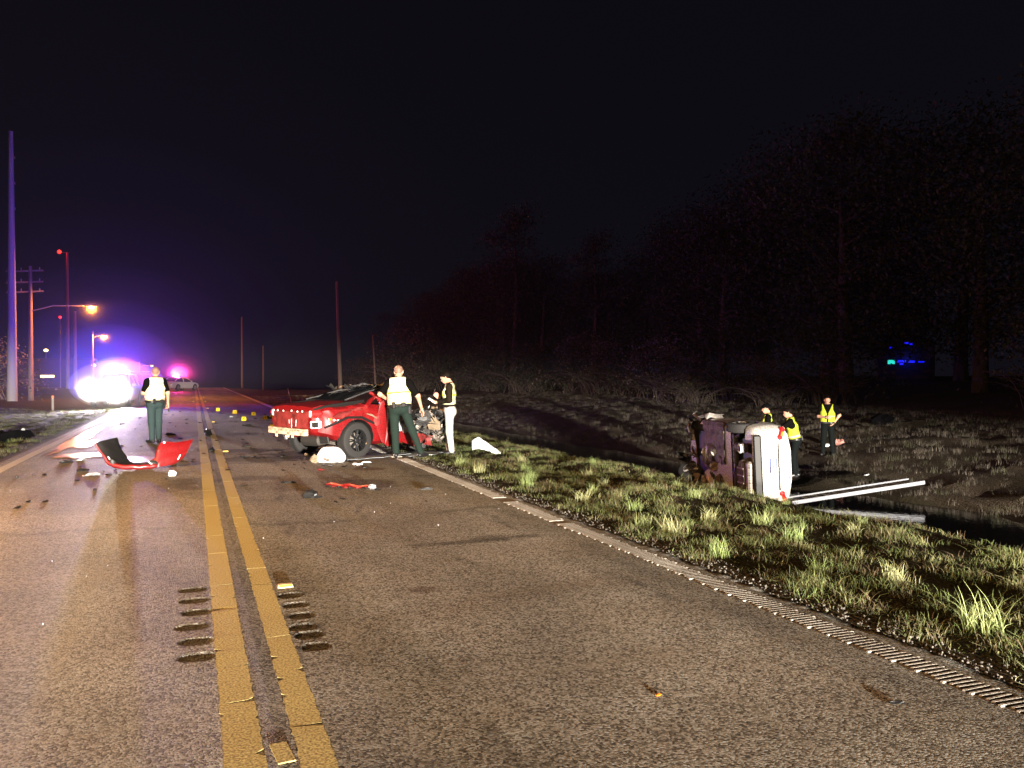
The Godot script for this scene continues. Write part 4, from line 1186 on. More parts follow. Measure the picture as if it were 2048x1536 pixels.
# ---- intact patrol vehicles
func patrol(called: String, label: String, at: Vector3, turn: float, tall: bool, paint: Material, bar: Array, head: float) -> Node3D:
	var o := thing(called, label, "patrol car", at, turn)
	var L := 2.45 if not tall else 2.5
	var up := 0.0 if not tall else 0.16
	var belt := 0.95 + up
	var wr := 0.345 + up * 0.25
	var wz := [1.45, -1.5]
	var keys := [[L, 0.72, 0.5 + up * 0.5, 0.9 + up], [L - 0.08, 0.84, 0.34 + up * 0.5, 0.97 + up], [L - 0.4, 0.9, 0.26 + up * 0.5, 1.0 + up], [1.2, 0.93, 0.24 + up * 0.5, 0.99 + up], [0.0, 0.94, 0.22 + up * 0.5, belt], [-0.95, 0.935, 0.22 + up * 0.5, 0.95 + up], [-1.6, 0.92, 0.24 + up * 0.5, 0.9 + up], [-2.15, 0.88, 0.26 + up * 0.5, 0.8 + up], [-L + 0.08, 0.8, 0.3 + up * 0.5, 0.7 + up], [-L, 0.7, 0.4 + up * 0.5, 0.62 + up]]
	var wl := []
	for z in wz:
		for s in [-1, 1]:
			wl.append(Vector3(0.9 * s, wr, z))
	part(o, "body", await body_mesh(keys, 14, wl, wr + 0.05, paint, M.black_plastic), null)
	# glasshouse, roof and pillars
	var g: Array
	var rf := 1.47 + up * 1.7
	if tall:
		g = [[2.3, 0.8, belt + 0.02, belt + 0.1], [2.15, 0.78, belt, rf - 0.06], [1.5, 0.78, belt - 0.02, rf], [0.2, 0.79, belt - 0.02, rf + 0.02], [-0.3, 0.79, belt - 0.02, rf - 0.03], [-1.0, 0.81, belt - 0.03, belt + 0.06]]
	else:
		g = [[1.85, 0.78, belt + 0.0, belt + 0.06], [1.1, 0.72, belt - 0.02, rf - 0.05], [0.6, 0.71, belt - 0.02, rf], [-0.1, 0.71, belt - 0.02, rf - 0.01], [-0.4, 0.72, belt - 0.02, rf - 0.06], [-1.25, 0.8, belt - 0.04, belt + 0.04]]
	var rs := []
	g.reverse()
	for s in g:
		var w: float = s[1]
		var wt := w * (0.82 if s[3] > belt + 0.2 else 0.98)
		var r := []
		for p in [[0.0, s[2]], [w * 1.08, s[2]], [lerpf(w * 1.08, wt, 0.55), lerpf(s[2], s[3], 0.55)], [wt, s[3] - 0.06], [wt * 0.9, s[3] - 0.01], [0.0, s[3] + 0.02]]:
			r.append(Vector3(p[0], p[1], s[0]))
		for i in [4, 3, 2, 1]:
			r.append(Vector3(-r[i].x, r[i].y, s[0]))
		rs.append(r)
	part(o, "window_glass", Soup.new().rings(rs, true).mesh(28), M.dark_glass)
	var roof := Soup.new()
	var gr := []
	for i in range(1, g.size() - 1):
		var row := []
		for j in 9:
			var a := lerpf(-1.0, 1.0, j / 8.0)
			var w2: float = g[i][1] * 0.84
			row.append(Vector3(a * w2, g[i][3] + 0.034 - 0.05 * pow(absf(a), 4.0), g[i][0]))
		gr.append(row)
	gr.reverse()
	roof.sheet(gr, 0.022)
	for i in g.size() - 1:
		for s in [-1.0, 1.0]:
			var p0 := Vector3(s * rs[i][3].x * 1.01, rs[i][3].y + 0.01, rs[i][3].z); var p1 := Vector3(s * rs[i + 1][3].x * 1.01, rs[i + 1][3].y + 0.01, rs[i + 1][3].z)
			roof.tube([p0, p1], 0.035, 6)
	for zz in ([0.45, 1.55] if tall else [0.35]):
		for s in [-1.0, 1.0]:
			roof.tube([Vector3(s * 0.865, belt - 0.02, zz + 0.05), Vector3(s * 0.61, rf - 0.03, zz - 0.05)], 0.04, 6)
	part(o, "roof", roof.mesh(40), paint)
	for i in 4:
		wheel_set(o, Transform3D(Basis(), wl[i] + Vector3(-0.09 * signf(wl[i].x), 0, 0)), wr, 0.23, M.steel, 10, signf(wl[i].x))
	var hy := 0.68 + up
	for s in [-1.0, 1.0]:
		var hl := part(o, "headlight", Soup.new().ball(Vector3(s * 0.66, hy, -L + 0.1), Vector3(0.17, 0.085, 0.1), 12, 8).mesh(60), M.lamp_head if head > 0.0 else M.lens_clear)
		part(o, "tail_light", Soup.new().box(TR(Vector3(s * 0.72, 0.8 + up, L - 0.06), Vector3(0, 0.25 * s, 0)), Vector3(0.2, 0.14, 0.1), 0.03).mesh(30), M.lens_red)
		part(o, "mirror", Soup.new().box(TR(Vector3(s * 1.0, belt + 0.06, -0.75)), Vector3(0.2, 0.14, 0.1), 0.04).mesh(30), paint)
		if head > 0.0:
			spot(o, Color(1.0, 0.96, 0.9), head * 0.3, Vector3(s * 0.66, hy, -L - 0.03), Vector3(0, -1.545, -1.0), 60.0, 0.06)
			part(o, "takedown_light", Soup.new().ball(Vector3(s * 0.3, rf + 0.14, 0.1), Vector3(0.09, 0.045, 0.06), 10, 6).mesh(60), M.lamp_head)
			spot(o, Color(1.0, 0.96, 0.9), head * 0.7, Vector3(s * 0.3, rf + 0.15, 0.0), Vector3(0, -1.615, -1.0), 60.0, 0.08)
		part(hl, "bezel", Soup.new().box(TR(Vector3(s * 0.66, hy, -L + 0.17)), Vector3(0.42, 0.2, 0.06), 0.02).mesh(30), M.black_plastic)
	part(o, "grille", Soup.new().box(TR(Vector3(0, 0.6 + up, -L + 0.03)), Vector3(0.9, 0.2, 0.08), 0.02).mesh(30), M.black_plastic)
	var pb := Soup.new()
	for s in [-1.0, 1.0]:
		pb.tube([Vector3(s * 0.32, 0.36 + up * 0.5, -L - 0.12), Vector3(s * 0.32, 0.84 + up, -L - 0.07)], 0.035, 8)
	for y in [0.45, 0.62, 0.8]:
		pb.tube([Vector3(-0.34, y + up * 0.7, -L - 0.1), Vector3(0.34, y + up * 0.7, -L - 0.1)], 0.028, 8)
	part(o, "push_bumper", pb.mesh(40), M.black_plastic)
	part(o, "number_plate", Soup.new().box(TR(Vector3(0, 0.62 + up, L + 0.01)), Vector3(0.31, 0.15, 0.012), 0.004).mesh(20), M.reflective)
	var lb := part(o, "light_bar", Soup.new().box(TR(Vector3(0, rf + 0.09, 0.3)), Vector3(1.15, 0.05, 0.3), 0.02).mesh(30), M.black_plastic)
	for i in bar.size():
		var x := lerpf(-0.5, 0.5, i / float(bar.size() - 1))
		part(lb, "lamp_lens", Soup.new().box(TR(Vector3(x, rf + 0.145, 0.3)), Vector3(0.98 / bar.size(), 0.07, 0.28), 0.03).mesh(40), bar[i])
	return o

func build_patrols() -> void:
	M.lamp_head = glow("lamp_head", Color(1.0, 0.97, 0.9), 12.0)
	M.lamp_blue = glow("lamp_blue", Color(0.12, 0.2, 1.0), 14.0)
	M.lamp_red = glow("lamp_red", Color(1.0, 0.05, 0.12), 14.0)
	M.lamp_white = glow("lamp_white", Color(0.9, 0.93, 1.0), 14.0)
	M.lamp_pink = glow("lamp_pink", Color(1.0, 0.25, 0.75), 14.0)
	var off_b := mat("lens_blue", lin(0.02, 0.04, 0.35), 0.15)
	# behind the camera: its headlights light the road, the verge and the wrecks
	var a : Node3D = await patrol("patrol_car", "white patrol car parked in the lane behind the photographer, headlights on", W(0.6, -38.0), 0.0, true, M.white_car_paint, [M.lamp_red, M.lamp_red, M.lens_clear, off_b, off_b], KEY)
	lamp(a, Color(1.0, 0.12, 0.2), RED_KEY, Vector3(-0.4, 2.05, 0.3), 0.1)
	# ahead on the left shoulder, facing us
	var b : Node3D = await patrol("patrol_car", "patrol vehicle with blinding headlights and blue roof lights on left shoulder", W(-3.9, 49.5, -0.03), PI - 0.1, true, M.white_car_paint, [M.lamp_blue, M.lamp_blue, M.lamp_white, M.lamp_pink, M.lamp_red], 0.0)
	for s in [-1.0, 1.0]:
		(b.get_node("headlight" if s < 0 else "headlight_001") as MeshInstance3D).material_override = M.lamp_head
		spot(b, Color(1.0, 0.96, 0.92), 300.0, Vector3(s * 0.66, 0.84, -2.55), Vector3(0, -0.03, -1.0), 40.0, 0.8)
	lamp(b, Color(0.1, 0.26, 1.0), 340.0, Vector3(0.2, 1.93, 0.06), 0.1)
	lamp(b, Color(1.0, 0.16, 0.5), 50.0, Vector3(-0.45, 1.93, 0.06), 0.1)
	# farther on, across the left lane
	var c : Node3D = await patrol("patrol_car", "white patrol sedan with pink and red roof lights standing across the far road", W(-1.5, 99.0), -0.62, false, M.white_car_paint, [M.lamp_pink, M.lamp_pink, M.lamp_white, M.lamp_red, M.lamp_red], 0.0)
	lamp(c, Color(1.0, 0.1, 0.3), 120.0, Vector3(0.2, 1.66, 0.3), 0.12)
	lamp(c, Color(1.0, 0.35, 0.9), 80.0, Vector3(-0.3, 1.64, 0.3), 0.12)
	var d: Node3D = await patrol("parked_car", "dark vehicle standing behind the blue-lit patrol vehicle", W(-3.4, 60.0), -0.15, true, M.black_plastic, [M.lens_clear, M.lens_clear], 0.0)
	d.set_meta("category", "car")

# ---- the wrecked red sedan
func shard(s: Soup, c: Vector3, w: float, h: float, bend: float, eul: Vector3, th := 0.006) -> void:
	var g := []
	var b := Basis.from_euler(eul)
	var q := rng.randf() * 9.0
	for i in 4:
		var row := []
		for j in 4:
			var u := i / 3.0 - 0.5; var v := j / 3.0 - 0.5
			row.append(c + b * Vector3(u * w * (1.0 + 0.4 * sin(q + v * 5.0)), v * h * (1.0 + 0.3 * cos(q + u * 6.0)), bend * (sin(u * 5.0 + q) + 0.6 * cos(v * 7.0 + q * 2.0)) + rr(-0.012, 0.012)))
		g.append(row)
	s.sheet(g, th)

func build_red_car() -> void:
	var o := thing("red_car", "wrecked red sedan seen from the rear right, front end torn away", "car", W(2.55, 16.95), -deg_to_rad(63.0))
	var deform := func(p: Vector3) -> Vector3:
		var f := smoothstep(-0.75, -1.7, p.z)
		var n1 := nz.get_noise_3d(p.x * 60.0, p.y * 60.0, p.z * 60.0)
		var n2 := nz.get_noise_3d(p.x * 60.0 + 70.0, p.y * 60.0, p.z * 60.0)
		var n3 := nz.get_noise_3d(p.x * 160.0 + 30.0, p.y * 160.0, p.z * 160.0)
		var k := 0.03 + 0.2 * f
		var out := p + Vector3(n1 * k + n3 * 0.012, n2 * k + n3 * 0.01, n3 * 0.035 + (n1 + n2) * 0.15 * f)
		if p.z > 0.45:  # dented rear panel
			out.z += n1 * 0.06 - 0.05 * exp(-pow((p.x + 0.5) / 0.3, 2))
		out.y -= 0.08 * f
		return out
	var keys := [[0.88, 0.7, 0.52, 0.93], [0.8, 0.8, 0.47, 0.97], [0.55, 0.885, 0.4, 1.0], [0.2, 0.925, 0.3, 1.02], [-0.35, 0.93, 0.24, 1.04], [-0.8, 0.92, 0.23, 1.0], [-1.2, 0.88, 0.24, 0.9], [-1.45, 0.7, 0.26, 0.7]]
	var bm: ArrayMesh = await body_mesh(keys, 6, [Vector3(0.88, 0.36, 0), Vector3(-0.88, 0.36, 0)], 0.4, M.red_paint, M.black_plastic, deform, [[Vector3(0.66, 0.85, -1.12), Vector3(0.9, 0.78, 0.62), Vector3(0.0, 0.0, 0.05)], [Vector3(0, 1.12, -0.95), Vector3(1.4, 0.5, 1.1)]])
	part(o, "body", bm, null)
	# trunk lid standing a little proud, with its dusty rear face
	var lid := []
	for i in 9:
		var row := []
		for j in 11:
			var u := lerpf(-0.66, 0.66, j / 10.0); var t := i / 8.0
			var z := lerpf(-0.3, 0.84, minf(t * 1.35, 1.0)) + (0.05 * (t - 0.74) / 0.26 if t > 0.74 else 0.0)
			var y := 1.125 - 0.025 * pow(absf(u) / 0.7, 2) - (0.0 if t < 0.7 else (t - 0.7) / 0.3 * 0.16) - 0.075 * smoothstep(0.0, 0.75, t) + nz.get_noise_2d(u * 90.0, t * 90.0) * 0.02
			row.append(Vector3(u, y, z))
		lid.append(row)
	part(o, "trunk_lid", Soup.new().sheet(lid, 0.07).mesh(45), M.red_paint)
	var face := []
	for i in 7:
		var row := []
		for j in 12:
			var u := lerpf(-0.62, 0.6, j / 11.0); var t := i / 6.0
			row.append(Vector3(u, lerpf(0.92, 0.6, t), 0.935 - 0.04 * pow(u / 0.6, 2) - 0.02 * t + nz.get_noise_2d(u * 120.0, t * 60.0) * 0.022))
		face.append(row)
	part(o, "rear_panel", Soup.new().sheet(face, 0.015).mesh(45), M.red_dusty)
	for i in 6:
		part(o, "clip", Soup.new().ball(Vector3([-0.52, -0.38, -0.18, 0.1, 0.3, 0.46][i], 0.925 + rr(-0.005, 0.005), 0.945), Vector3(0.022, 0.02, 0.014), 8, 5).mesh(50), M.cloth_white)
	for i in 3:
		part(o, "scratch", Soup.new().box(TR(Vector3([0.02, 0.1, 0.25][i], [0.72, 0.69, 0.7][i], 0.945), Vector3(0, 0, [0.12, 0.02, -0.1][i])), Vector3([0.005, 0.01, 0.006][i], [0.08, 0.17, 0.13][i], 0.006)).mesh(20), M.cloth_white)
	# gutters between lid and wing
	for s in [-1.0, 1.0]:
		part(o, "trunk_gutter", Soup.new().tube([Vector3(0.66 * s, 0.95, 0.84), Vector3(0.7 * s, 1.0, 0.6), Vector3(0.72 * s, 1.05, 0.15), Vector3(0.72 * s, 1.1, -0.3)], [0.03, 0.045, 0.045, 0.03], 6).mesh(40), M.black_plastic)
		part(o, "tail_light", Soup.new().box(TR(Vector3(0.735 * s, 0.89, 0.8), Vector3(0.1, 0.62 * s, 0)), Vector3(0.2, 0.12, 0.14), 0.035).mesh(40), M.lens_red)
		part(o, "reversing_light", Soup.new().box(TR(Vector3(0.64 * s, 0.88, 0.885), Vector3(0, 0.25 * s, 0)), Vector3(0.05, 0.13, 0.05), 0.012).mesh(40), M.lens_clear)
	for q in [[0.945, 0.86, 0.35, 0.34, 0.1, 0.2], [0.945, 0.7, -0.5, 0.26, 0.16, -0.3], [0.93, 0.95, 0.05, 0.3, 0.05, 0.1]]:  # scuffs and torn skin on the right rear wing
		var sc := Soup.new()
		shard(sc, Vector3(q[0], q[1], q[2]), q[3], q[4], 0.012, Vector3(0, PI / 2, q[5]), 0.006)
		part(o, "torn_skin", sc.mesh(30), M.red_dusty)
	# bare bumper beam
	var beam := []
	for i in 9:
		var u := lerpf(-0.66, 0.6, i / 8.0)
		var z := 0.985 - 0.07 * u * u
		var y := 0.535 - 0.012 * u
		beam.append([Vector3(u, y - 0.06, z - 0.05), Vector3(u, y - 0.06, z + 0.03), Vector3(u, y + 0.062, z + 0.03), Vector3(u, y + 0.062, z - 0.05)])
	var bs := Soup.new()
	for i in 8:
		for j in 4:
			bs.quad(beam[i][j], beam[i + 1][j], beam[i + 1][(j + 1) % 4], beam[i][(j + 1) % 4])
	bs.quad(beam[0][0], beam[0][1], beam[0][2], beam[0][3]); bs.quad(beam[8][3], beam[8][2], beam[8][1], beam[8][0])
	var bb := part(o, "bumper_beam", bs.mesh(30), M.cream_foam)
	for u in [-0.35, 0.05, 0.2]:
		part(bb, "tab", Soup.new().box(TR(Vector3(u, 0.45, 0.99)), Vector3(0.07, 0.07, 0.02), 0.006).mesh(20), M.cream_foam)
	for u in [-0.12, 0.33, 0.4, 0.46]:
		part(bb, "bolt", Soup.new().ball(Vector3(u, 0.565, 1.015), Vector3(0.011, 0.011, 0.008), 6, 4).mesh(50), M.black_plastic)
	# bracket and reflector on the right corner
	part(o, "bracket", Soup.new().box(TR(Vector3(0.74, 0.68, 0.83), Vector3(0, 0.5, 0.05)), Vector3(0.2, 0.14, 0.1), 0.015).mesh(30), M.cloth_white)
	part(o, "bracket_opening", Soup.new().box(TR(Vector3(0.78, 0.68, 0.86), Vector3(0, 0.5, 0.05)), Vector3(0.12, 0.1, 0.1), 0.01).mesh(30), M.black_plastic)
	part(o, "side_reflector", Soup.new().box(TR(Vector3(0.89, 0.78, 0.62), Vector3(0, 0.2, 0)), Vector3(0.03, 0.05, 0.1), 0.01).mesh(30), M.lens_amber)
	for i in 2:
		part(o, "torn_clip", Soup.new().ball(Vector3(0.9, 0.76 - i * 0.01, 0.53 - 0.09 * i), Vector3(0.02, 0.022, 0.03), 8, 5).mesh(50), M.cloth_white)
	part(o, "torn_wing_edge", Soup.new().tube([Vector3(0.86, 0.62, 0.72), Vector3(0.915, 0.72, 0.46), Vector3(0.93, 0.8, 0.24), Vector3(0.94, 0.79, -0.1), Vector3(0.92, 0.66, -0.4)], [0.02, 0.03, 0.025, 0.028, 0.03], 6).mesh(40), M.black_plastic)
	part(o, "scraped_paint", Soup.new().tube([Vector3(0.955, 0.86, -0.2), Vector3(0.96, 0.83, -0.32), Vector3(0.95, 0.76, -0.46)], [0.008, 0.02, 0.006], 6).mesh(40), M.tan_panel)
	# wheels
	wheel_set(o, TR(Vector3(0.82, 0.345, 0.0), Vector3(0, 0.05, 0.03)), 0.35, 0.24, M.rim_black, 8, 1.0)
	wheel_set(o, TR(Vector3(-0.8, 0.345, 0.02), Vector3(0, 0.0, -0.08)), 0.35, 0.24, M.rim_black, 8, -1.0)
	# underside: subframe, arms, exhaust
	var us := Soup.new()
	us.tube([Vector3(-0.62, 0.3, 0.12), Vector3(-0.2, 0.34, 0.3), Vector3(0.2, 0.34, 0.3), Vector3(0.62, 0.3, 0.12)], 0.045, 8)
	us.tube([Vector3(-0.68, 0.36, -0.02), Vector3(0.68, 0.36, -0.02)], 0.04, 8)
	for s in [-1.0, 1.0]:
		us.tube([Vector3(0.66 * s, 0.28, 0.05), Vector3(0.3 * s, 0.26, 0.2), Vector3(0.1 * s, 0.27, 0.2)], 0.03, 6)
		us.tube([Vector3(0.58 * s, 0.3, 0.12), Vector3(0.56 * s, 0.66, 0.12)], 0.032, 8)
	part(o, "rear_axle", us.mesh(40), M.bare_metal)
	var ex := Soup.new()
	ex.tube([Vector3(0.1, 0.33, 0.25), Vector3(0.42, 0.33, 0.5), Vector3(0.5, 0.33, 0.62)], 0.035, 8)
	ex.add(Soup.new().lathe([Vector2(0.001, -0.28), Vector2(0.12, -0.26), Vector2(0.13, 0.26), Vector2(0.001, 0.28)], 14), Transform3D(Basis(Vector3(0, 0, 1), PI / 2), Vector3(0.28, 0.36, 0.56)))
	part(o, "exhaust", ex.mesh(40), M.steel)
	part(o, "splash_panel", Soup.new().box(TR(Vector3(0.68, 0.46, 0.62), Vector3(0.2, 0.4, 0.1)), Vector3(0.2, 0.3, 0.04), 0.01).mesh(30), M.black_plastic)
	part(o, "splash_panel", Soup.new().box(TR(Vector3(-0.68, 0.42, 0.6), Vector3(0.3, -0.4, 0.1)), Vector3(0.2, 0.22, 0.04), 0.01).mesh(30), M.bare_metal)
	# crushed cabin: rear window, roof skin, pillars
	var win := []
	for i in 7:
		var row := []
		for j in 11:
			var u := lerpf(-0.68, 0.66, j / 10.0); var t := i / 6.0
			row.append(Vector3(u * (1.0 - 0.12 * t), 1.11 + 0.28 * pow(t, 0.8) - 0.07 * t * (0.5 - u) + nz.get_noise_2d(u * 130.0, t * 130.0) * 0.05, lerpf(0.08, -0.75, t)))
		win.append(row)
	part(o, "rear_window", Soup.new().sheet(win, 0.015).mesh(20), M.dark_glass)
	var rs := Soup.new()
	for q in [[Vector3(-0.6, 1.13, 0.05), Vector3(-0.3, 1.3, -0.45), Vector3(0.35, 1.38, -0.9)], [Vector3(-0.66, 1.12, 0.1), Vector3(-0.55, 1.25, -0.4), Vector3(0.0, 1.34, -0.9), Vector3(0.6, 1.39, -1.0)], [Vector3(0.66, 1.13, 0.1), Vector3(0.62, 1.28, -0.45), Vector3(0.56, 1.37, -0.95)]]:
		rs.tube(q, 0.016, 6)
	part(o, "window_frame", rs.mesh(40), M.axle_grey)
	var rf := []
	for i in 8:
		var row := []
		for j in 9:
			var u := lerpf(-0.62, 0.6, j / 8.0); var t := i / 7.0
			row.append(Vector3(u, 1.34 + 0.06 * t - 0.1 * (0.3 - u * 0.4) + nz.get_noise_2d(u * 150.0 + 40.0, t * 90.0) * 0.12, lerpf(-0.8, -1.7, t)))
		rf.append(row)
	part(o, "crushed_roof", Soup.new().sheet(rf, 0.02).mesh(30), M.black_plastic)
	for k in 12:
		var s := Soup.new()
		shard(s, Vector3(rr(-0.55, 0.55), 1.36 + rr(-0.05, 0.05), rr(-0.3, -1.4)), rr(0.12, 0.4), rr(0.05, 0.16), rr(0.02, 0.05), Vector3(PI / 2 + rr(-0.6, 0.6), rr(-3, 3), rr(-0.5, 0.5)))
		part(o, "roof_scrap", s.mesh(25), [M.black_plastic, M.axle_grey, M.tan_panel, M.dark_glass][k % 4])
	var hd := Soup.new()
	shard(hd, Vector3(0.42, 1.42, -1.05), 0.55, 0.34, 0.05, Vector3(-1.0, 0.3, 0.3), 0.012)
	part(o, "headlining", hd.mesh(30), M.tan_panel)
	part(o, "rear_pillar", Soup.new().tube([Vector3(0.86, 0.9, -0.62), Vector3(0.84, 1.08, -0.66), Vector3(0.76, 1.2, -0.6), Vector3(0.66, 1.27, -0.5)], [0.06, 0.05, 0.042, 0.03], 8).mesh(40), M.red_paint)
	part(o, "quarter_panel", Soup.new().tube([Vector3(0.88, 1.0, -0.25), Vector3(0.8, 1.1, -0.4), Vector3(0.7, 1.2, -0.65)], [0.05, 0.045, 0.03], 8).mesh(40), M.red_paint)
	# torn door and the airbags behind it
	var door := Soup.new()
	shard(door, Vector3(0.94, 0.68, -0.66), 0.3, 0.72, 0.03, Vector3(0, PI / 2 + 0.12, 0.03), 0.03)
	shard(door, Vector3(0.95, 0.36, -1.0), 0.62, 0.28, 0.025, Vector3(-0.1, PI / 2, 0), 0.03)
	part(o, "torn_door", door.mesh(40), M.red_paint)
	var db := Soup.new()
	shard(db, Vector3(0.95, 0.28, -1.5), 0.4, 0.22, 0.06, Vector3(-0.2, PI / 2 - 0.2, 0.2), 0.02)
	shard(db, Vector3(0.9, 0.24, -1.85), 0.3, 0.18, 0.05, Vector3(0.2, PI / 2 + 0.3, -0.1), 0.02)
	part(o, "crumpled_sill", db.mesh(40), M.red_dusty)
	var bag := Soup.new()
	for q in [[0.78, 0.55, -1.0, 0.16, 0.2, 0.16], [0.82, 0.48, -1.22, 0.12, 0.16, 0.15], [0.7, 0.78, -1.05, 0.1, 0.14, 0.1], [0.85, 0.42, -0.9, 0.08, 0.1, 0.1]]:
		bag.ball(Vector3(q[0], q[1], q[2]), Vector3(q[3], q[4], q[5]), 12, 8, Basis.from_euler(Vector3(rr(-0.5, 0.5), rr(-1, 1), rr(-0.5, 0.5))))
	for i in bag.v.size():
		var p := bag.v[i]
		bag.v[i] = p + Vector3(nz.get_noise_3d(p.x * 150, p.y * 150, p.z * 150), nz.get_noise_3d(p.x * 150 + 50, p.y * 150, p.z * 150), 0) * 0.06
	part(o, "airbag", bag.mesh(50), M.cloth_pale_blue)
	part(o, "seat_back", Soup.new().box(TR(Vector3(0.5, 0.75, -0.8), Vector3(0.2, 0, 0)), Vector3(0.5, 0.6, 0.14), 0.05).mesh(40), M.black_cloth)
	# the torn front: engine, bent sheet metal, hoses
	part(o, "engine_block", Soup.new().box(TR(Vector3(0.15, 0.5, -2.1), Vector3(0.2, 0.4, 0.15)), Vector3(0.55, 0.5, 0.5), 0.06).mesh(30), M.bare_metal)
	for k in 44:
		var s := Soup.new()
		var c := Vector3(rr(0.3, 0.98) if k % 3 else rr(-0.8, 0.3), rr(0.15, 0.85), rr(-1.4, -2.65))
		c.y *= 1.0 - 0.25 * smoothstep(-2.2, -2.6, c.z)
		for q in 2:
			shard(s, c + Vector3(rr(-0.1, 0.1), rr(-0.1, 0.1), rr(-0.1, 0.1)), rr(0.1, 0.4), rr(0.06, 0.26), rr(0.02, 0.07), Vector3(rr(-1.5, 1.5), rr(-3, 3), rr(-1.5, 1.5)))
		part(o, "torn_metal", s.mesh(25), [M.bare_metal, M.black_plastic, M.steel, M.axle_grey, M.bare_metal, M.black_plastic, M.tan_panel, M.axle_grey][k % 8])
	for k in 20:
		var p := Vector3(rr(0.2, 0.95), rr(0.2, 0.8), rr(-1.6, -2.5))
		var path := [p]
		for q in 5:
			p += Vector3(rr(-0.14, 0.14), rr(-0.13, 0.1), rr(-0.16, 0.12))
			p.y = maxf(p.y, 0.04)
			path.append(p)
		part(o, "hose", Soup.new().tube(path, rr(0.006, 0.018), 6).mesh(50), [M.black_plastic, M.bare_metal, M.orange_plastic, M.black_plastic][k % 4])
	var wood := Soup.new()
	shard(wood, Vector3(0.75, 0.83, -2.35), 0.34, 0.2, 0.03, Vector3(-1.2, 0.3, 0.2), 0.012)
	part(o, "torn_panel", wood.mesh(30), M.cream_foam)

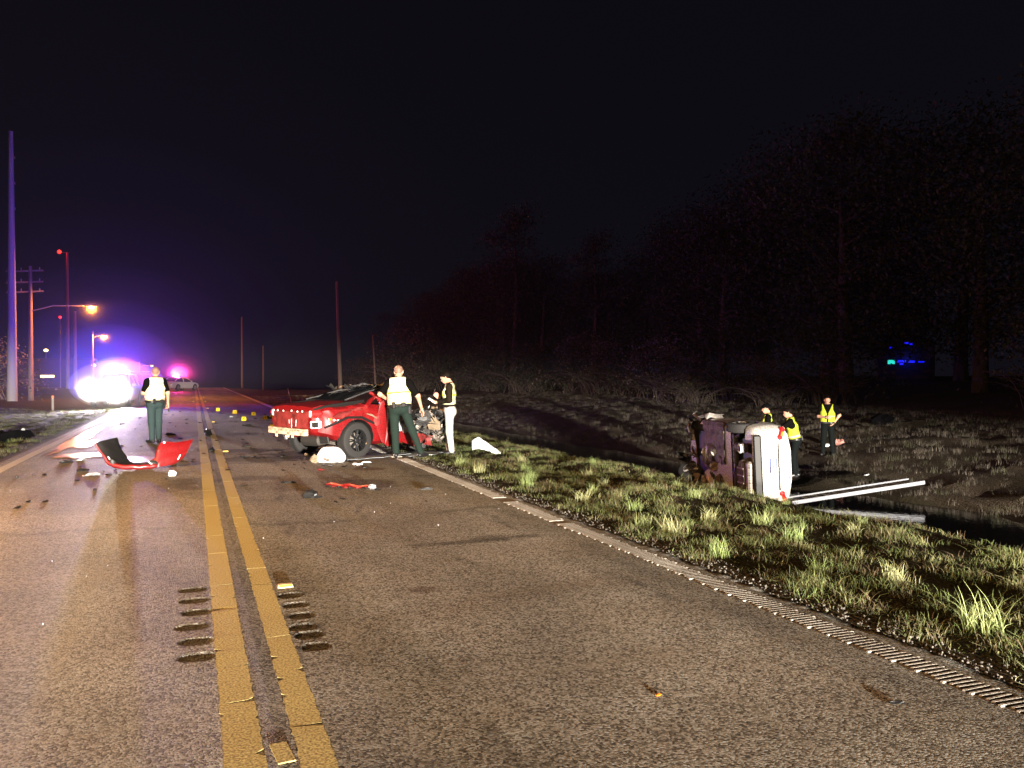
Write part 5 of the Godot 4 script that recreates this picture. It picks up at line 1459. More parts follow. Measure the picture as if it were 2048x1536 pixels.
# ---- the white car on its side in the ditch
func build_white_car() -> void:
	var F := Vector3(0.225, 0.0, -0.974).normalized()
	var U := Vector3(0.974, 0.05, 0.225)
	U = (U - F * U.dot(F)).normalized()
	var o := thing("white_car", "white car lying on its side in the ditch, underside and tail showing", "car")
	o.transform = Transform3D(Basis(F.cross(U), U, -F), W(11.5, 16.85, -0.36))
	var deform := func(p: Vector3) -> Vector3:
		var f := smoothstep(-0.6, -1.7, p.z)
		var n1 := nz.get_noise_3d(p.x * 60.0, p.y * 60.0 + 9.0, p.z * 60.0)
		var n2 := nz.get_noise_3d(p.x * 60.0 + 70.0, p.y * 60.0, p.z * 60.0)
		return p + Vector3(n1, n2, (n1 + n2) * 0.7) * (0.01 + 0.16 * f)
	var keys := [[2.2, 0.66, 0.46, 0.92], [2.14, 0.78, 0.34, 0.98], [1.95, 0.86, 0.25, 1.03], [1.5, 0.9, 0.22, 1.04], [0.6, 0.905, 0.2, 1.0], [-0.5, 0.905, 0.2, 0.97], [-1.2, 0.88, 0.21, 0.93], [-1.75, 0.8, 0.24, 0.8]]
	part(o, "body", await body_mesh(keys, 8, [Vector3(0.86, 0.33, 1.3), Vector3(-0.86, 0.33, 1.3), Vector3(-0.86, 0.33, -1.3)], 0.385, M.white_car_paint, M.black_plastic, deform, [[Vector3(0, 0.2, 1.45), Vector3(1.1, 0.3, 1.02)], [Vector3(-0.1, 0.2, -1.0), Vector3(1.3, 0.24, 0.9)]]), null)
	var gl := Soup.new()
	var cab := []
	for s in [[-1.25, 0.84, 0.97, 1.0], [-0.45, 0.8, 0.97, 1.38], [0.4, 0.78, 0.97, 1.42], [1.0, 0.76, 0.97, 1.36], [1.75, 0.76, 0.97, 1.03]]:
		var w: float = s[1]
		var r := []
		for p in [[0.0, s[2]], [w, s[2]], [w * 0.92, lerpf(s[2], s[3], 0.6)], [w * 0.8, s[3] - 0.02], [0.0, s[3] + 0.02]]:
			r.append(Vector3(p[0], p[1], s[0]))
		for i in [3, 2, 1]:
			r.append(Vector3(-r[i].x, r[i].y, s[0]))
		cab.append(r)
	part(o, "window_glass", gl.rings(cab, true).mesh(28), M.dark_glass)
	var rg := []
	for s in [[1.05, 1.37], [0.4, 1.445], [-0.45, 1.4]]:
		var row := []
		for j in 7:
			var a := lerpf(-1.0, 1.0, j / 6.0)
			row.append(Vector3(a * 0.66, s[1] + 0.02 - 0.03 * a * a, s[0]))
		rg.append(row)
	part(o, "roof", Soup.new().sheet(rg, 0.02).mesh(40), M.white_car_paint)
	# underside
	var fp := []
	for i in 12:
		var row := []
		for j in 12:
			var x := lerpf(-0.84, 0.1, j / 11.0); var z := lerpf(0.62, -0.62, i / 11.0)
			var y := 0.185 - 0.018 * (1.0 if (j % 4) == 2 else 0.0) - 0.02 * (1.0 if j == 0 else 0.0) + nz.get_noise_2d(x * 90, z * 90) * 0.03
			row.append(Vector3(x, y, z))
		fp.append(row)
	part(o, "floor_pan", Soup.new().sheet(fp, -0.02).mesh(25), M.floor_pan)
	var sill := Soup.new()
	sill.box(TR(Vector3(-0.83, 0.2, 0.0)), Vector3(0.1, 0.08, 1.3), 0.02)
	part(o, "sill", sill.mesh(30), M.floor_pan)
	for k in 7:
		part(o, "floor_plug", Soup.new().ball(Vector3(-0.78, 0.158, 0.5 - 0.16 * k), Vector3(0.02, 0.008, 0.02), 8, 4).mesh(50), M.black_plastic)
	part(o, "sump_bulge", Soup.new().ball(Vector3(-0.15, 0.17, -0.1), Vector3(0.16, 0.08, 0.3), 12, 6).mesh(50), M.rusty)
	for k in 16:
		var s := Soup.new()
		shard(s, Vector3(rr(-0.1, 0.7), rr(0.08, 0.2), rr(0.5, -1.3)), rr(0.15, 0.4), rr(0.1, 0.25), rr(0.02, 0.05), Vector3(PI / 2 + rr(-0.5, 0.5), rr(-1.5, 1.5), rr(-0.5, 0.5)))
		part(o, "torn_underbody", s.mesh(25), [M.rusty, M.floor_pan, M.bare_metal, M.rusty, M.tan_panel][k % 5])
	var wing := Soup.new()
	shard(wing, Vector3(0.62, 0.1, -0.2), 0.3, 0.8, 0.04, Vector3(PI / 2 + 0.2, 0.35, 0), 0.01)
	part(o, "loose_panel", wing.mesh(30), M.white_car_paint)
	part(o, "heat_shield", Soup.new().box(TR(Vector3(0.0, 0.16, 0.3), Vector3(0, 0.3, 0)), Vector3(0.16, 0.05, 0.4), 0.02).mesh(30), M.floor_pan)
	var ax := Soup.new()
	ax.box(TR(Vector3(0, 0.27, 1.05)), Vector3(1.3, 0.12, 0.14), 0.03)
	for k in 9:
		ax.ball(Vector3(-0.5 + 0.13 * k, 0.205, 1.05 + rr(-0.03, 0.03)), Vector3(0.02, 0.02, 0.02), 6, 4)
	for s in [-1.0, 1.0]:
		ax.tube([Vector3(0.55 * s, 0.27, 1.05), Vector3(0.62 * s, 0.3, 1.3), Vector3(0.7 * s, 0.33, 1.3)], 0.05, 8)
	part(o, "axle_beam", ax.mesh(35), M.axle_grey)
	part(o, "brake_line", Soup.new().tube([Vector3(0.05, 0.2, 1.14), Vector3(0.25, 0.17, 1.1), Vector3(0.3, 0.16, 1.18), Vector3(0.5, 0.18, 1.12), Vector3(0.62, 0.2, 1.16)], 0.009, 6).mesh(50), M.steel)
	var mf := Soup.new()
	mf.lathe([Vector2(0.001, -0.17), Vector2(0.1, -0.17), Vector2(0.115, -0.14), Vector2(0.115, 0.14), Vector2(0.1, 0.17), Vector2(0.001, 0.17)], 16, Transform3D(Basis(Vector3.RIGHT, PI / 2), Vector3(-0.36, 0.2, 1.5)))
	var ml := part(o, "muffler", mf.mesh(40), M.floor_pan)
	var cs := Soup.new()
	var arc := []
	for i in 15:
		var a := lerpf(0.5, TAU - 0.5, i / 14.0)
		arc.append(Vector3(-0.36 + sin(a - 1.57) * 0.085, 0.12, 1.63 + cos(a - 1.57) * 0.08))
	cs.tube(arc, 0.026, 8)
	part(ml, "muffler_strap", cs.mesh(50), M.cloth_white)
	var tub := Soup.new()
	tub.lathe([Vector2(0.001, -0.13), Vector2(0.24, -0.13), Vector2(0.3, -0.1), Vector2(0.34, 0.05), Vector2(0.35, 0.15), Vector2(0.001, 0.15)], 20, Transform3D(Basis(Vector3(0, 0, 1), 0.0).scaled(Vector3(1.15, 1, 0.75)), Vector3(0.25, 0.24, 1.62)))
	var tb := part(o, "spare_wheel_tub", tub.mesh(30), M.rusty)
	for x in [0.08, 0.24, 0.4]:
		part(tb, "rib", Soup.new().box(TR(Vector3(x, 0.105, 1.62)), Vector3(0.04, 0.02, 0.34), 0.008).mesh(30), M.bare_metal)
	var tank := Soup.new()
	tank.box(TR(Vector3(0.28, 0.2, 1.93), Vector3(0, 0.05, 0)), Vector3(0.75, 0.16, 0.17), 0.04)
	part(o, "cross_member", tank.mesh(30), M.bare_metal)
	part(o, "bumper_valance", Soup.new().box(TR(Vector3(0, 0.29, 2.15), Vector3(0.35, 0, 0)), Vector3(1.36, 0.17, 0.1), 0.03).mesh(30), M.black_plastic)
	# tail
	for s in [-1.0, 1.0]:
		var tl := Soup.new()
		tl.box(TR(Vector3(0.68 * s, 0.83, 2.13), Vector3(-0.1, 0.42 * s, 0.5 * s)), Vector3(0.32, 0.13, 0.14), 0.04)
		var t := part(o, "tail_light", tl.mesh(40), M.lens_red)
		if s < 0: part(t, "indicator_lens", Soup.new().box(TR(Vector3(-0.67, 0.83, 2.185), Vector3(-0.1, -0.42, -0.5)), Vector3(0.14, 0.06, 0.06), 0.02).mesh(40), M.lens_amber)
		part(o, "bumper_reflector", Soup.new().box(TR(Vector3(0.64 * s, 0.42, 2.13), Vector3(0, 0.3 * s, -0.15 * s)), Vector3(0.17, 0.055, 0.05), 0.015).mesh(40), M.lens_red)
	part(o, "bumper_seam", Soup.new().box(TR(Vector3(0.03, 0.735, 2.19)), Vector3(1.02, 0.03, 0.06), 0.008).mesh(30), M.black_plastic)
	part(o, "number_plate", Soup.new().box(TR(Vector3(0.0, 0.6, 2.225)), Vector3(0.31, 0.15, 0.012), 0.003).mesh(20), M.reflective)
	for y in [0.535, 0.665]:
		part(o, "plate_edge", Soup.new().box(TR(Vector3(0.0, y, 2.245)), Vector3(0.32, 0.026, 0.03), 0.003).mesh(20), M.plate_blue)
	part(o, "plate_mark", Soup.new().ball(Vector3(0.0, 0.6, 2.232), Vector3(0.03, 0.025, 0.006), 10, 6).mesh(50), M.lens_amber)
	var em := Soup.new()
	for x in [-0.025, 0.025]:
		em.box(TR(Vector3(x, 0.85, 2.225)), Vector3(0.012, 0.05, 0.012), 0.003)
	em.box(TR(Vector3(0, 0.85, 2.225)), Vector3(0.05, 0.01, 0.012), 0.003)
	part(o, "emblem", em.mesh(20), M.steel)
	part(o, "trunk_lip", Soup.new().tube([Vector3(-0.66, 0.985, 2.08), Vector3(-0.3, 1.02, 2.14), Vector3(0.3, 1.02, 2.14), Vector3(0.66, 0.985, 2.08)], 0.028, 8).mesh(50), M.white_car_paint)
	# wheels: upper rear one on its hub, lower rear one, bent front one
	wheel_set(o, TR(Vector3(-0.8, 0.31, 1.3), Vector3(0, 0.06, 0)), 0.32, 0.21, M.steel, 7, -1.0)
	wheel_set(o, TR(Vector3(0.8, 0.31, 1.3)), 0.32, 0.21, M.steel, 7, 1.0)
	wheel_set(o, TR(Vector3(0.5, 0.12, -1.5), Vector3(0.5, 0.7, 0.4)), 0.32, 0.21, M.steel, 7, -1.0)
	# crushed front
	for k in 20:
		var s := Soup.new()
		var c := Vector3(rr(-0.85, 0.85), rr(0.1, 0.85), rr(-1.5, -2.15))
		shard(s, c, rr(0.15, 0.5), rr(0.1, 0.35), rr(0.03, 0.08), Vector3(rr(-1.5, 1.5), rr(-3, 3), rr(-1.5, 1.5)))
		part(o, "torn_metal", s.mesh(25), [M.white_car_paint, M.black_plastic, M.bare_metal, M.black_plastic][k % 4])
	var fl := Soup.new()
	shard(fl, Vector3(-0.93, 0.5, -0.9), 0.7, 0.5, 0.06, Vector3(0, PI / 2, 0.2), 0.012)
	part(o, "front_wing", fl.mesh(30), M.white_car_paint)
	part(o, "bent_arm", Soup.new().tube([Vector3(-0.8, 0.4, -1.35), Vector3(-0.95, 0.3, -1.6), Vector3(-1.0, 0.45, -1.85)], [0.04, 0.05, 0.03], 8).mesh(40), M.bare_metal)

# ------------------------------------------------------------------ things on and beside the road
func lerp_rows(keys: Array, n: int) -> Array:  # keys [[P, Q], ...] -> smooth grid of points
	var g := []
	for i in keys.size() - 1:
		var a: Array = keys[maxi(i - 1, 0)]; var b: Array = keys[i]; var c: Array = keys[i + 1]; var d: Array = keys[mini(i + 2, keys.size() - 1)]
		for k in n:
			var t := float(k) / n
			var p: Vector3 = b[0].cubic_interpolate(c[0], a[0], d[0], t)
			var q: Vector3 = b[1].cubic_interpolate(c[1], a[1], d[1], t)
			g.append([p, q])
	g.append(keys[-1])
	return g

func bumper_grid(bulge: float, off: float) -> Array:
	var keys := [[Vector3(-0.82, 0.5, 0.05), Vector3(-0.44, 0.57, -0.35)], [Vector3(-0.67, 0.27, 0.08), Vector3(-0.36, 0.36, -0.38)], [Vector3(-0.53, 0.07, 0.12), Vector3(-0.22, 0.12, -0.3)], [Vector3(-0.25, 0.015, 0.2), Vector3(-0.15, 0.09, 0.0)], [Vector3(0.05, 0.008, 0.22), Vector3(0.05, 0.09, 0.12)], [Vector3(0.26, 0.012, 0.2), Vector3(0.22, 0.14, 0.1)],
		[Vector3(0.35, 0.02, 0.18), Vector3(0.37, 0.47, 0.02)], [Vector3(0.62, 0.05, 0.08), Vector3(0.68, 0.46, -0.1)], [Vector3(0.8, 0.15, -0.05), Vector3(1.0, 0.5, -0.3)]]
	var rows := lerp_rows(keys, 4)
	var g := []
	for i in rows.size():
		var row := []
		for j in 9:
			var t := j / 8.0
			var p: Vector3 = rows[i][0].lerp(rows[i][1], t)
			var nrm := (rows[mini(i + 1, rows.size() - 1)][0] - rows[maxi(i - 1, 0)][0] as Vector3).cross(rows[i][1] - rows[i][0]).normalized()
			p += nrm * (bulge * sin(t * PI) + 0.012 * sin(t * 9.0) + off)
			p += nrm * nz.get_noise_2d(i * 25.0, j * 25.0) * 0.02
			if j == 8 and i > 9 and i < 22: p += Vector3(0, 0.03 * sin(i * 2.3), 0.03 * cos(i * 3.1))
			row.append(p)
		g.append(row)
	return g

func chunk(sd: int, r: Vector3, rough: float) -> ArrayMesh:  # a small broken lump
	var s := Soup.new().ball(Vector3.ZERO, r, 9, 6)
	for i in s.v.size():
		var p := s.v[i]
		var k := Vector3(nz.get_noise_3d(p.x * 400 + sd * 50.0, p.y * 400, p.z * 400), nz.get_noise_3d(p.x * 400, p.y * 400 + sd * 77.0, p.z * 400), nz.get_noise_3d(p.x * 400, p.y * 400, p.z * 400 + sd * 33.0))
		s.v[i] = p + k * rough * r.length()
	return s.mesh(25.0)

func build_objects() -> void:
	# torn-off bumper cover
	var bo := thing("bumper_cover", "torn-off red bumper cover lying across the left lane", "bumper", W(-0.87, 15.75, 0.006), 0.05)
	var og := bumper_grid(0.05, 0.0)
	var ig := bumper_grid(0.05, -0.009)
	part(bo, "outer_skin", Soup.new().sheet(og.slice(19), 0.006).mesh(40), M.red_paint)
	part(bo, "outer_skin", Soup.new().sheet(ig.slice(0, 20), 0.004).mesh(40), M.red_paint)
	part(bo, "inner_face", Soup.new().sheet(og.slice(0, 20), 0.006).mesh(40), M.black_plastic)
	part(bo, "inner_face", Soup.new().sheet(ig.slice(19), 0.004).mesh(40), M.black_plastic)
	var lip := []
	for i in 23:
		lip.append(og[i][0] + Vector3(0, 0.03 * smoothstep(4.0, 10.0, i), 0.012))
	var lr := []
	for i in 23:
		lr.append(0.02 + 0.028 * smoothstep(2.0, 11.0, i) * (1.0 - 0.5 * smoothstep(17.0, 22.0, i)))
	part(bo, "lower_lip", Soup.new().tube(lip, lr, 8).mesh(50), M.red_paint)
	part(bo, "fog_lamp_bezel", chunk(3, Vector3(0.1, 0.05, 0.04), 0.2), M.black_plastic, TR(Vector3(0.24, 0.1, 0.19), Vector3(0, 0, -0.5)))
	part(bo, "fog_lamp_bezel", chunk(4, Vector3(0.05, 0.09, 0.03), 0.2), M.black_plastic, TR(Vector3(-0.5, 0.13, 0.15), Vector3(0, 0, 0.5)))
	for q in [[-0.56, 0.2, 0.14, 0.5], [0.18, 0.1, 0.23, 0.9], [0.72, 0.18, 0.06, -0.5]]:
		part(bo, "torn_edge", Soup.new().box(TR(Vector3(q[0], q[1], q[2]), Vector3(0, 0, q[3])), Vector3(0.02, 0.11, 0.012), 0.004).mesh(20), M.cloth_white)
	bo.scale = Vector3(0.86, 0.9, 0.86)
	part(bo, "clip", Soup.new().ball(Vector3(0.44, 0.475, 0.02), Vector3.ONE * 0.025, 8, 6).mesh(50), M.cloth_white)
	# plastic bag by the wheel
	var bag := Soup.new()
	nets([[Vector3(-0.05, 0.14, 0), Vector3(0.12, 0.15, 0.0), 0.13, 0.13], [Vector3(-0.12, 0.09, 0.02), Vector3(0.2, 0.09, 0), 0.09, 0.1], [Vector3(-0.24, 0.07, 0.04), Vector3(-0.12, 0.1, 0.02), 0.03, 0.09]], 0.014, 50.0, bag, func(p: Vector3) -> float: return 0.004 - p.y, 0.045, 4.0)
	var pb := single("plastic_bag", "stuffed white plastic bag on the road under the red car's tail", "bag", bag.mesh(50.0), M.cloth_white, TR(W(2.33, 15.5, 0.0), Vector3(0, -0.2, 0)))
	part(pb, "crumpled_neck", chunk(7, Vector3(0.08, 0.07, 0.07), 0.5), M.tan_panel, TR(Vector3(-0.27, 0.07, 0.05)))
	part(pb, "dark_print", chunk(9, Vector3(0.09, 0.025, 0.02), 0.3), M.bare_metal, TR(Vector3(-0.04, 0.075, 0.128), Vector3(0, 0, -0.2)))
	# white cloth pitched on the grass
	var cl := []
	for i in 14:
		var row := []
		for j in 12:
			var u := lerpf(-0.3, 0.32, i / 13.0); var v := lerpf(-0.22, 0.22, j / 11.0)
			var d := sqrt(pow((u + 0.17) / 0.5, 2) + pow(v / 0.3, 2))
			var h := 0.36 * pow(maxf(0.0, 1.0 - d), 0.9) + 0.05 * absf(nz.get_noise_2d(u * 300.0, v * 300.0)) + 0.03
			row.append(Vector3(u, h, -v))
		cl.append(row)
	single("white_cloth", "white cloth pitched to a peak on the grass beside the white-trousered person", "cloth", Soup.new().sheet(cl, 0.004).mesh(60), M.cloth_white, TR(on_land(5.95, 17.1, 0.02), Vector3(0, -0.3, 0)))
	# evidence markers: folded yellow tents with a number
	var spots := [[1.02, 40.2, "2", "evidence marker farthest away, beside the centre line", 0.2], [1.62, 37.2, "3", "second farthest evidence marker on the right lane", 0.3], [1.67, 31.2, "4", "evidence marker facing the camera squarely in mid lane", -0.05], [2.25, 35.1, "5", "evidence marker in the third place from the far end", 0.35], [2.43, 31.7, "6", "strongly turned evidence marker left of the edge line", 0.7], [2.82, 33.1, "7", "evidence marker nearest the white edge line", 0.45], [2.2, 25.9, "8", "nearest road evidence marker, at the red car's left corner", -0.2], [7.15, 25.6, "9", "evidence marker on the grass between wreck and white trousers", -0.9]]
	for q in spots:
		var m := thing("evidence_marker", "yellow " + q[3], "evidence marker", W(q[0], q[1], land(q[0], q[1]) if q[0] > 4.0 else road_h(q[0], q[1])), q[4] - 0.1, "yellow numbered evidence markers")
		var sz := 0.15 if q[0] < 4.0 else 0.24
		for s in [-1.0, 1.0]:
			part(m, "panel", Soup.new().box(TR(Vector3(0, sz * 0.47, s * sz * 0.26), Vector3(-0.5 * s, 0, 0)), Vector3(sz, sz * 1.1, 0.005), 0.002).mesh(20), M.marker_yellow)
		var tm := TextMesh.new()
		tm.text = q[2]; tm.font = font(); tm.font_size = 64; tm.pixel_size = sz * 0.0105; tm.depth = 0.004
		part(m, "number", tm, M.marker_black, TR(Vector3(0, sz * 0.45, sz * 0.26 + 0.008), Vector3(-0.5, 0, 0)))
	# raised reflectors along the centre line
	for q in [[0.64, 6.47, "raised yellow reflector nearest the camera, right of the stripes"], [0.62, 18.5, "raised yellow reflector beside the centre stripes near the bumper"], [0.62, 30.6, "raised yellow reflector level with the middle evidence markers"], [0.62, 43.5, "raised yellow reflector beyond the last evidence marker"], [0.66, 55.5, "right reflector of the nearer distant pair on the stripes"], [-0.05, 55.5, "left reflector of the nearer distant pair on the stripes"], [0.66, 66.0, "right reflector of the farther distant pair on the stripes"], [-0.05, 66.0, "left reflector of the farther distant pair on the stripes"]]:
		var m := thing("road_reflector", q[2], "road reflector", W(q[0], q[1], road_h(q[0], q[1])), 0.0, "raised reflectors along the centre line")
		var s := Soup.new()
		var b := [Vector3(-0.06, 0, 0.05), Vector3(0.06, 0, 0.05), Vector3(0.06, 0, -0.05), Vector3(-0.06, 0, -0.05)]
		var t := [Vector3(-0.05, 0.021, 0.022), Vector3(0.05, 0.021, 0.022), Vector3(0.05, 0.021, -0.022), Vector3(-0.05, 0.021, -0.022)]
		for i in 4:
			s.quad(b[i], b[(i + 1) % 4], t[(i + 1) % 4], t[i])
		s.quad(t[0], t[1], t[2], t[3])
		part(m, "base", s.mesh(15), M.cream_foam)
		part(m, "lens", Soup.new().box(TR(Vector3(0, 0.0115, 0.0385), Vector3(-0.93, 0, 0)), Vector3(0.094, 0.026, 0.006), 0.002).mesh(20), M.lens_yellow)
	# broken parts
	var mir := thing("wing_mirror", "broken black wing mirror lying in the right lane", "wing mirror", W(1.42, 11.1, 0.0), 0.3)
	part(mir, "shell", chunk(1, Vector3(0.1, 0.065, 0.07), 0.35), M.black_plastic, TR(Vector3(0, 0.05, 0)))
	part(mir, "glass", Soup.new().box(TR(Vector3(0.045, 0.055, 0.045), Vector3(-0.7, 0.5, 0.2)), Vector3(0.06, 0.05, 0.006), 0.002).mesh(20), M.lens_clear)
	part(mir, "stalk", Soup.new().tube([Vector3(0.06, 0.02, 0.03), Vector3(0.14, 0.012, 0.05)], [0.02, 0.012], 6).mesh(40), M.black_plastic)
	var trm := thing("trim_strip", "long red trim strip with a broken clear lamp at its end", "car trim", W(2.1, 11.85, 0.0), atan2(1.1, 0.37) - 1.38 - 0.62)
	var st := Soup.new()
	var path := []
	for i in 12:
		path.append(Vector3(lerpf(-0.42, 0.28, i / 11.0), 0.035 + 0.012 * sin(i * 1.3), 0.012 * cos(i * 0.9)))
	st.tube(path, [0.012, 0.02, 0.024, 0.024, 0.022, 0.024, 0.024, 0.023, 0.024, 0.02, 0.02, 0.014], 6)
	part(trm, "strip", st.mesh(40), M.red_paint)
	for i in 7:
		part(trm, "broken_tab", chunk(20 + i, Vector3(0.03, 0.012, 0.03), 0.5), M.red_dusty if i % 2 else M.black_plastic, TR(Vector3(-0.38 + i * 0.1, 0.015, 0.04 + rr(-0.01, 0.02))))
	for i in 4:
		part(trm, "lamp_fragment", chunk(30 + i, Vector3(0.05, 0.02, 0.035), 0.6), M.lens_clear, TR(Vector3(0.31 + rr(-0.03, 0.07), 0.03, rr(-0.05, 0.05)), Vector3(rr(-1, 1), rr(-1, 1), rr(-1, 1))))
	var bits := [[1.32, 12.75, "thin black plastic blade on the right lane near the wing mirror", Vector3(0.11, 0.012, 0.04), "black_plastic"], [-0.33, 14.3, "white and black broken lamp piece in front of the bumper cover", Vector3(0.07, 0.05, 0.05), "cloth_white"], [0.34, 24.0, "long black plastic piece lying between the centre stripes", Vector3(0.07, 0.04, 0.5), "black_plastic"], [0.35, 18.9, "small dark fragment between the centre stripes", Vector3(0.05, 0.02, 0.2), "black_plastic"],
		[2.0, 14.2, "reddish crumb of plastic in front of the plastic bag", Vector3(0.06, 0.015, 0.04), "red_dusty"], [2.75, 14.9, "pale torn strip of foil below the right rear wheel", Vector3(0.1, 0.012, 0.03), "cloth_white"], [2.95, 15.2, "slim white sliver near the right rear wheel", Vector3(0.09, 0.008, 0.02), "cloth_white"], [3.05, 11.3, "twisted black wire on the right lane near the edge line", Vector3(0.12, 0.012, 0.015), "black_plastic"], [3.2, 3.1, "flat black strip on the asphalt at bottom right", Vector3(0.045, 0.004, 0.02), "black_plastic"], [2.17, 3.6, "small orange leaf-like fragment on the asphalt at bottom", Vector3(0.018, 0.004, 0.012), "lens_amber"],
		[-2.2, 17.2, "grey plastic splinter near the left edge line", Vector3(0.12, 0.02, 0.06), "black_plastic"], [-2.0, 17.6, "pale glassy splinter near the left edge line", Vector3(0.1, 0.02, 0.05), "lens_clear"], [-1.75, 15.6, "dark shard left of the bumper cover", Vector3(0.1, 0.02, 0.05), "black_plastic"], [-1.55, 14.9, "blue-grey glassy shard left of the bumper cover", Vector3(0.13, 0.02, 0.06), "lens_clear"], [-2.6, 14.9, "dark pebble of debris near the left edge line", Vector3(0.025, 0.02, 0.02), "black_plastic"], [-2.5, 12.4, "two tone speck of plastic on the lit left lane", Vector3(0.03, 0.015, 0.02), "cloth_white"], [-1.3, 12.9, "dark crumb in the middle of the left lane", Vector3(0.025, 0.02, 0.02), "black_plastic"],
		[1.6, 27.9, "dark flat fragment on the right lane before the markers", Vector3(0.16, 0.02, 0.1), "black_plastic"], [1.35, 33.8, "pale speck of debris left of the evidence markers", Vector3(0.09, 0.03, 0.05), "lens_clear"], [2.2, 24.5, "white lamp fragment at the red car's left corner", Vector3(0.06, 0.05, 0.05), "cloth_white"], [2.1, 17.0, "small white bead of debris behind the left rear wheel", Vector3(0.035, 0.03, 0.03), "cloth_white"], [0.9, 17.1, "dark rubber crumb on the right lane behind the red car", Vector3(0.09, 0.015, 0.05), "rubber"], [1.1, 19.6, "scuffed dark scrap beside the centre stripes", Vector3(0.13, 0.015, 0.07), "rubber"], [2.6, 32.4, "dark scrap beside the turned evidence markers", Vector3(0.16, 0.03, 0.08), "black_plastic"], [-0.6, 24.3, "dark scrap in the left lane beyond the standing person", Vector3(0.14, 0.02, 0.08), "rubber"]]
	for i in bits.size():
		var b: Array = bits[i]
		single("debris_fragment", b[2], "debris", chunk(50 + i, b[3], 0.4), M[b[4]], TR(W(b[0], b[1], road_h(b[0], b[1]) + b[3].y * 0.8), Vector3(0, rr(-0.6, 0.6) if b[3].z < 0.15 else 0.0, 0)), "broken car pieces strewn over the road")
	var crumbs := []
	for i in 260:
		var a := 6.0 + 30.0 * pow(rng.randf(), 0.8)
		var x := rr(-2.9, 3.5)
		var s := rr(0.2, 0.6)
		crumbs.append(Transform3D(Basis.from_euler(Vector3(rr(0, 6), rr(0, 6), rr(0, 6))) * Basis.from_scale(Vector3(s, s * 0.6, s)), W(x, a, road_h(x, a) + 0.006)))
	tag(scatter(self, "glass_crumbs", chunk(80, Vector3(0.014, 0.009, 0.011), 0.4), M.lens_clear, crumbs), "crumbs of broken glass scattered over both lanes", "broken glass", "", "stuff")
	var dark := []
	for i in 170:
		var near := i % 3 == 0
		var a := 17.0 + rng.randfn() * 1.6 if near else rr(10.0, 40.0)
		var x := 2.0 + rng.randfn() * 0.9 if near else rr(-2.6, 3.4)
		if x > 3.6 or x < -2.9: continue
		var s := rr(0.5, 2.4)
		dark.append(Transform3D(Basis.from_euler(Vector3(rr(-0.3, 0.3), rr(0, 6), rr(-0.3, 0.3))) * Basis.from_scale(Vector3(s * 1.6, s * 0.4, s)), W(x, a, road_h(x, a) + 0.006)))
	tag(scatter(self, "plastic_crumbs", chunk(81, Vector3(0.022, 0.014, 0.018), 0.5), M.black_plastic, dark), "dark plastic crumbs scattered over both lanes", "broken plastic", "", "stuff")
	# pale fluid at the feet of the leaning person
	for q in [[3.3, 16.25, 0.85, 0.32, "pale grey-blue wet patch under the torn red door", 5], [4.35, 16.9, 0.8, 0.42, "pale wet patch on the grass edge at the wreck's front", 9]]:
		var pu := []
		for i in 20:
			var a := TAU * i / 20.0
			var k := 1.0 + 0.5 * nz.get_noise_2d(cos(a) * 90.0 + q[5] * 40.0, sin(a) * 90.0)
			pu.append(Vector2(cos(a) * q[2] * k, sin(a) * q[3] * k))
		single("fluid_puddle", q[4], "puddle", Soup.new().plate(pu, 0.006, Transform3D(Basis(Vector3.RIGHT, -PI / 2))).mesh(20), M.pale_fluid, TR(W(q[0], q[1], 0.012 if q[0] < 4.0 else land(q[0], q[1]) + 0.03), Vector3(0, 0.5, 0)))
	# wet asphalt by the left edge line that mirrors the headlights
	for q in [[-2.72, 24.0, 0.2, 5.0, "long narrow wet streak beside the left edge line", 2], [-2.1, 18.6, 0.5, 0.5, "wet patch behind the left end of the bumper cover", 4], [-1.0, 17.3, 0.42, 0.7, "wet patch inside the curve of the bumper cover", 6], [-2.35, 21.6, 0.22, 1.2, "small wet streak branching from the edge line streak", 8]]:
		var pu := []
		for i in 36:
			var a := TAU * i / 36.0
			var k := 1.0 + 0.45 * nz.get_noise_2d(cos(a) * 130.0 + q[5] * 40.0, sin(a) * 130.0)
			pu.append(Vector2(cos(a) * q[2] * k, sin(a) * q[3] * k))
		single("wet_patch", q[4], "puddle", Soup.new().plate(pu, 0.004, Transform3D(Basis(Vector3.RIGHT, -PI / 2))).mesh(20), M.wet_film, TR(W(q[0], q[1], 0.009)))
	# ladder from bank to bank
	var ld := thing("ladder", "aluminium ladder laid across the ditch water behind the white car", "ladder", W(12.0, 14.25, -1.13), 0.0)
	var e := Vector3(2.95, 0.31, 0.4)
	var lb := Basis(e.normalized(), Vector3(0, 1, 0).slide(e.normalized()).normalized(), e.normalized().cross(Vector3(0, 1, 0).slide(e.normalized()).normalized()))
	for s in [0.0, -0.44]:
		part(ld, "rail", Soup.new().box(Transform3D(lb, e * 0.5 + Vector3(0, 0.05, s)), Vector3(e.length() + 0.3, 0.085, 0.03), 0.008).mesh(20), M.aluminium)
	for i in 12:
		part(ld, "rung", Soup.new().tube([e * (i + 0.5) / 12.0 + Vector3(0, 0.05, 0), e * (i + 0.5) / 12.0 + Vector3(0, 0.05, -0.44)], 0.016, 8).mesh(50), M.aluminium)
	# litter and cloth
	single("dark_clothing_heap", "heap of dark clothing with a bright spot on the left grass", "clothing", chunk(91, Vector3(0.55, 0.16, 0.4), 0.45), M.black_cloth, TR(on_land(-4.5, 25.2, 0.1), Vector3(0, 0.2, 0)))
	single("shiny_buckle", "small shiny buckle on the heap of dark clothing at left", "buckle", chunk(92, Vector3(0.04, 0.04, 0.03), 0.3), M.lens_clear, TR(on_land(-4.2, 24.95, 0.27)))
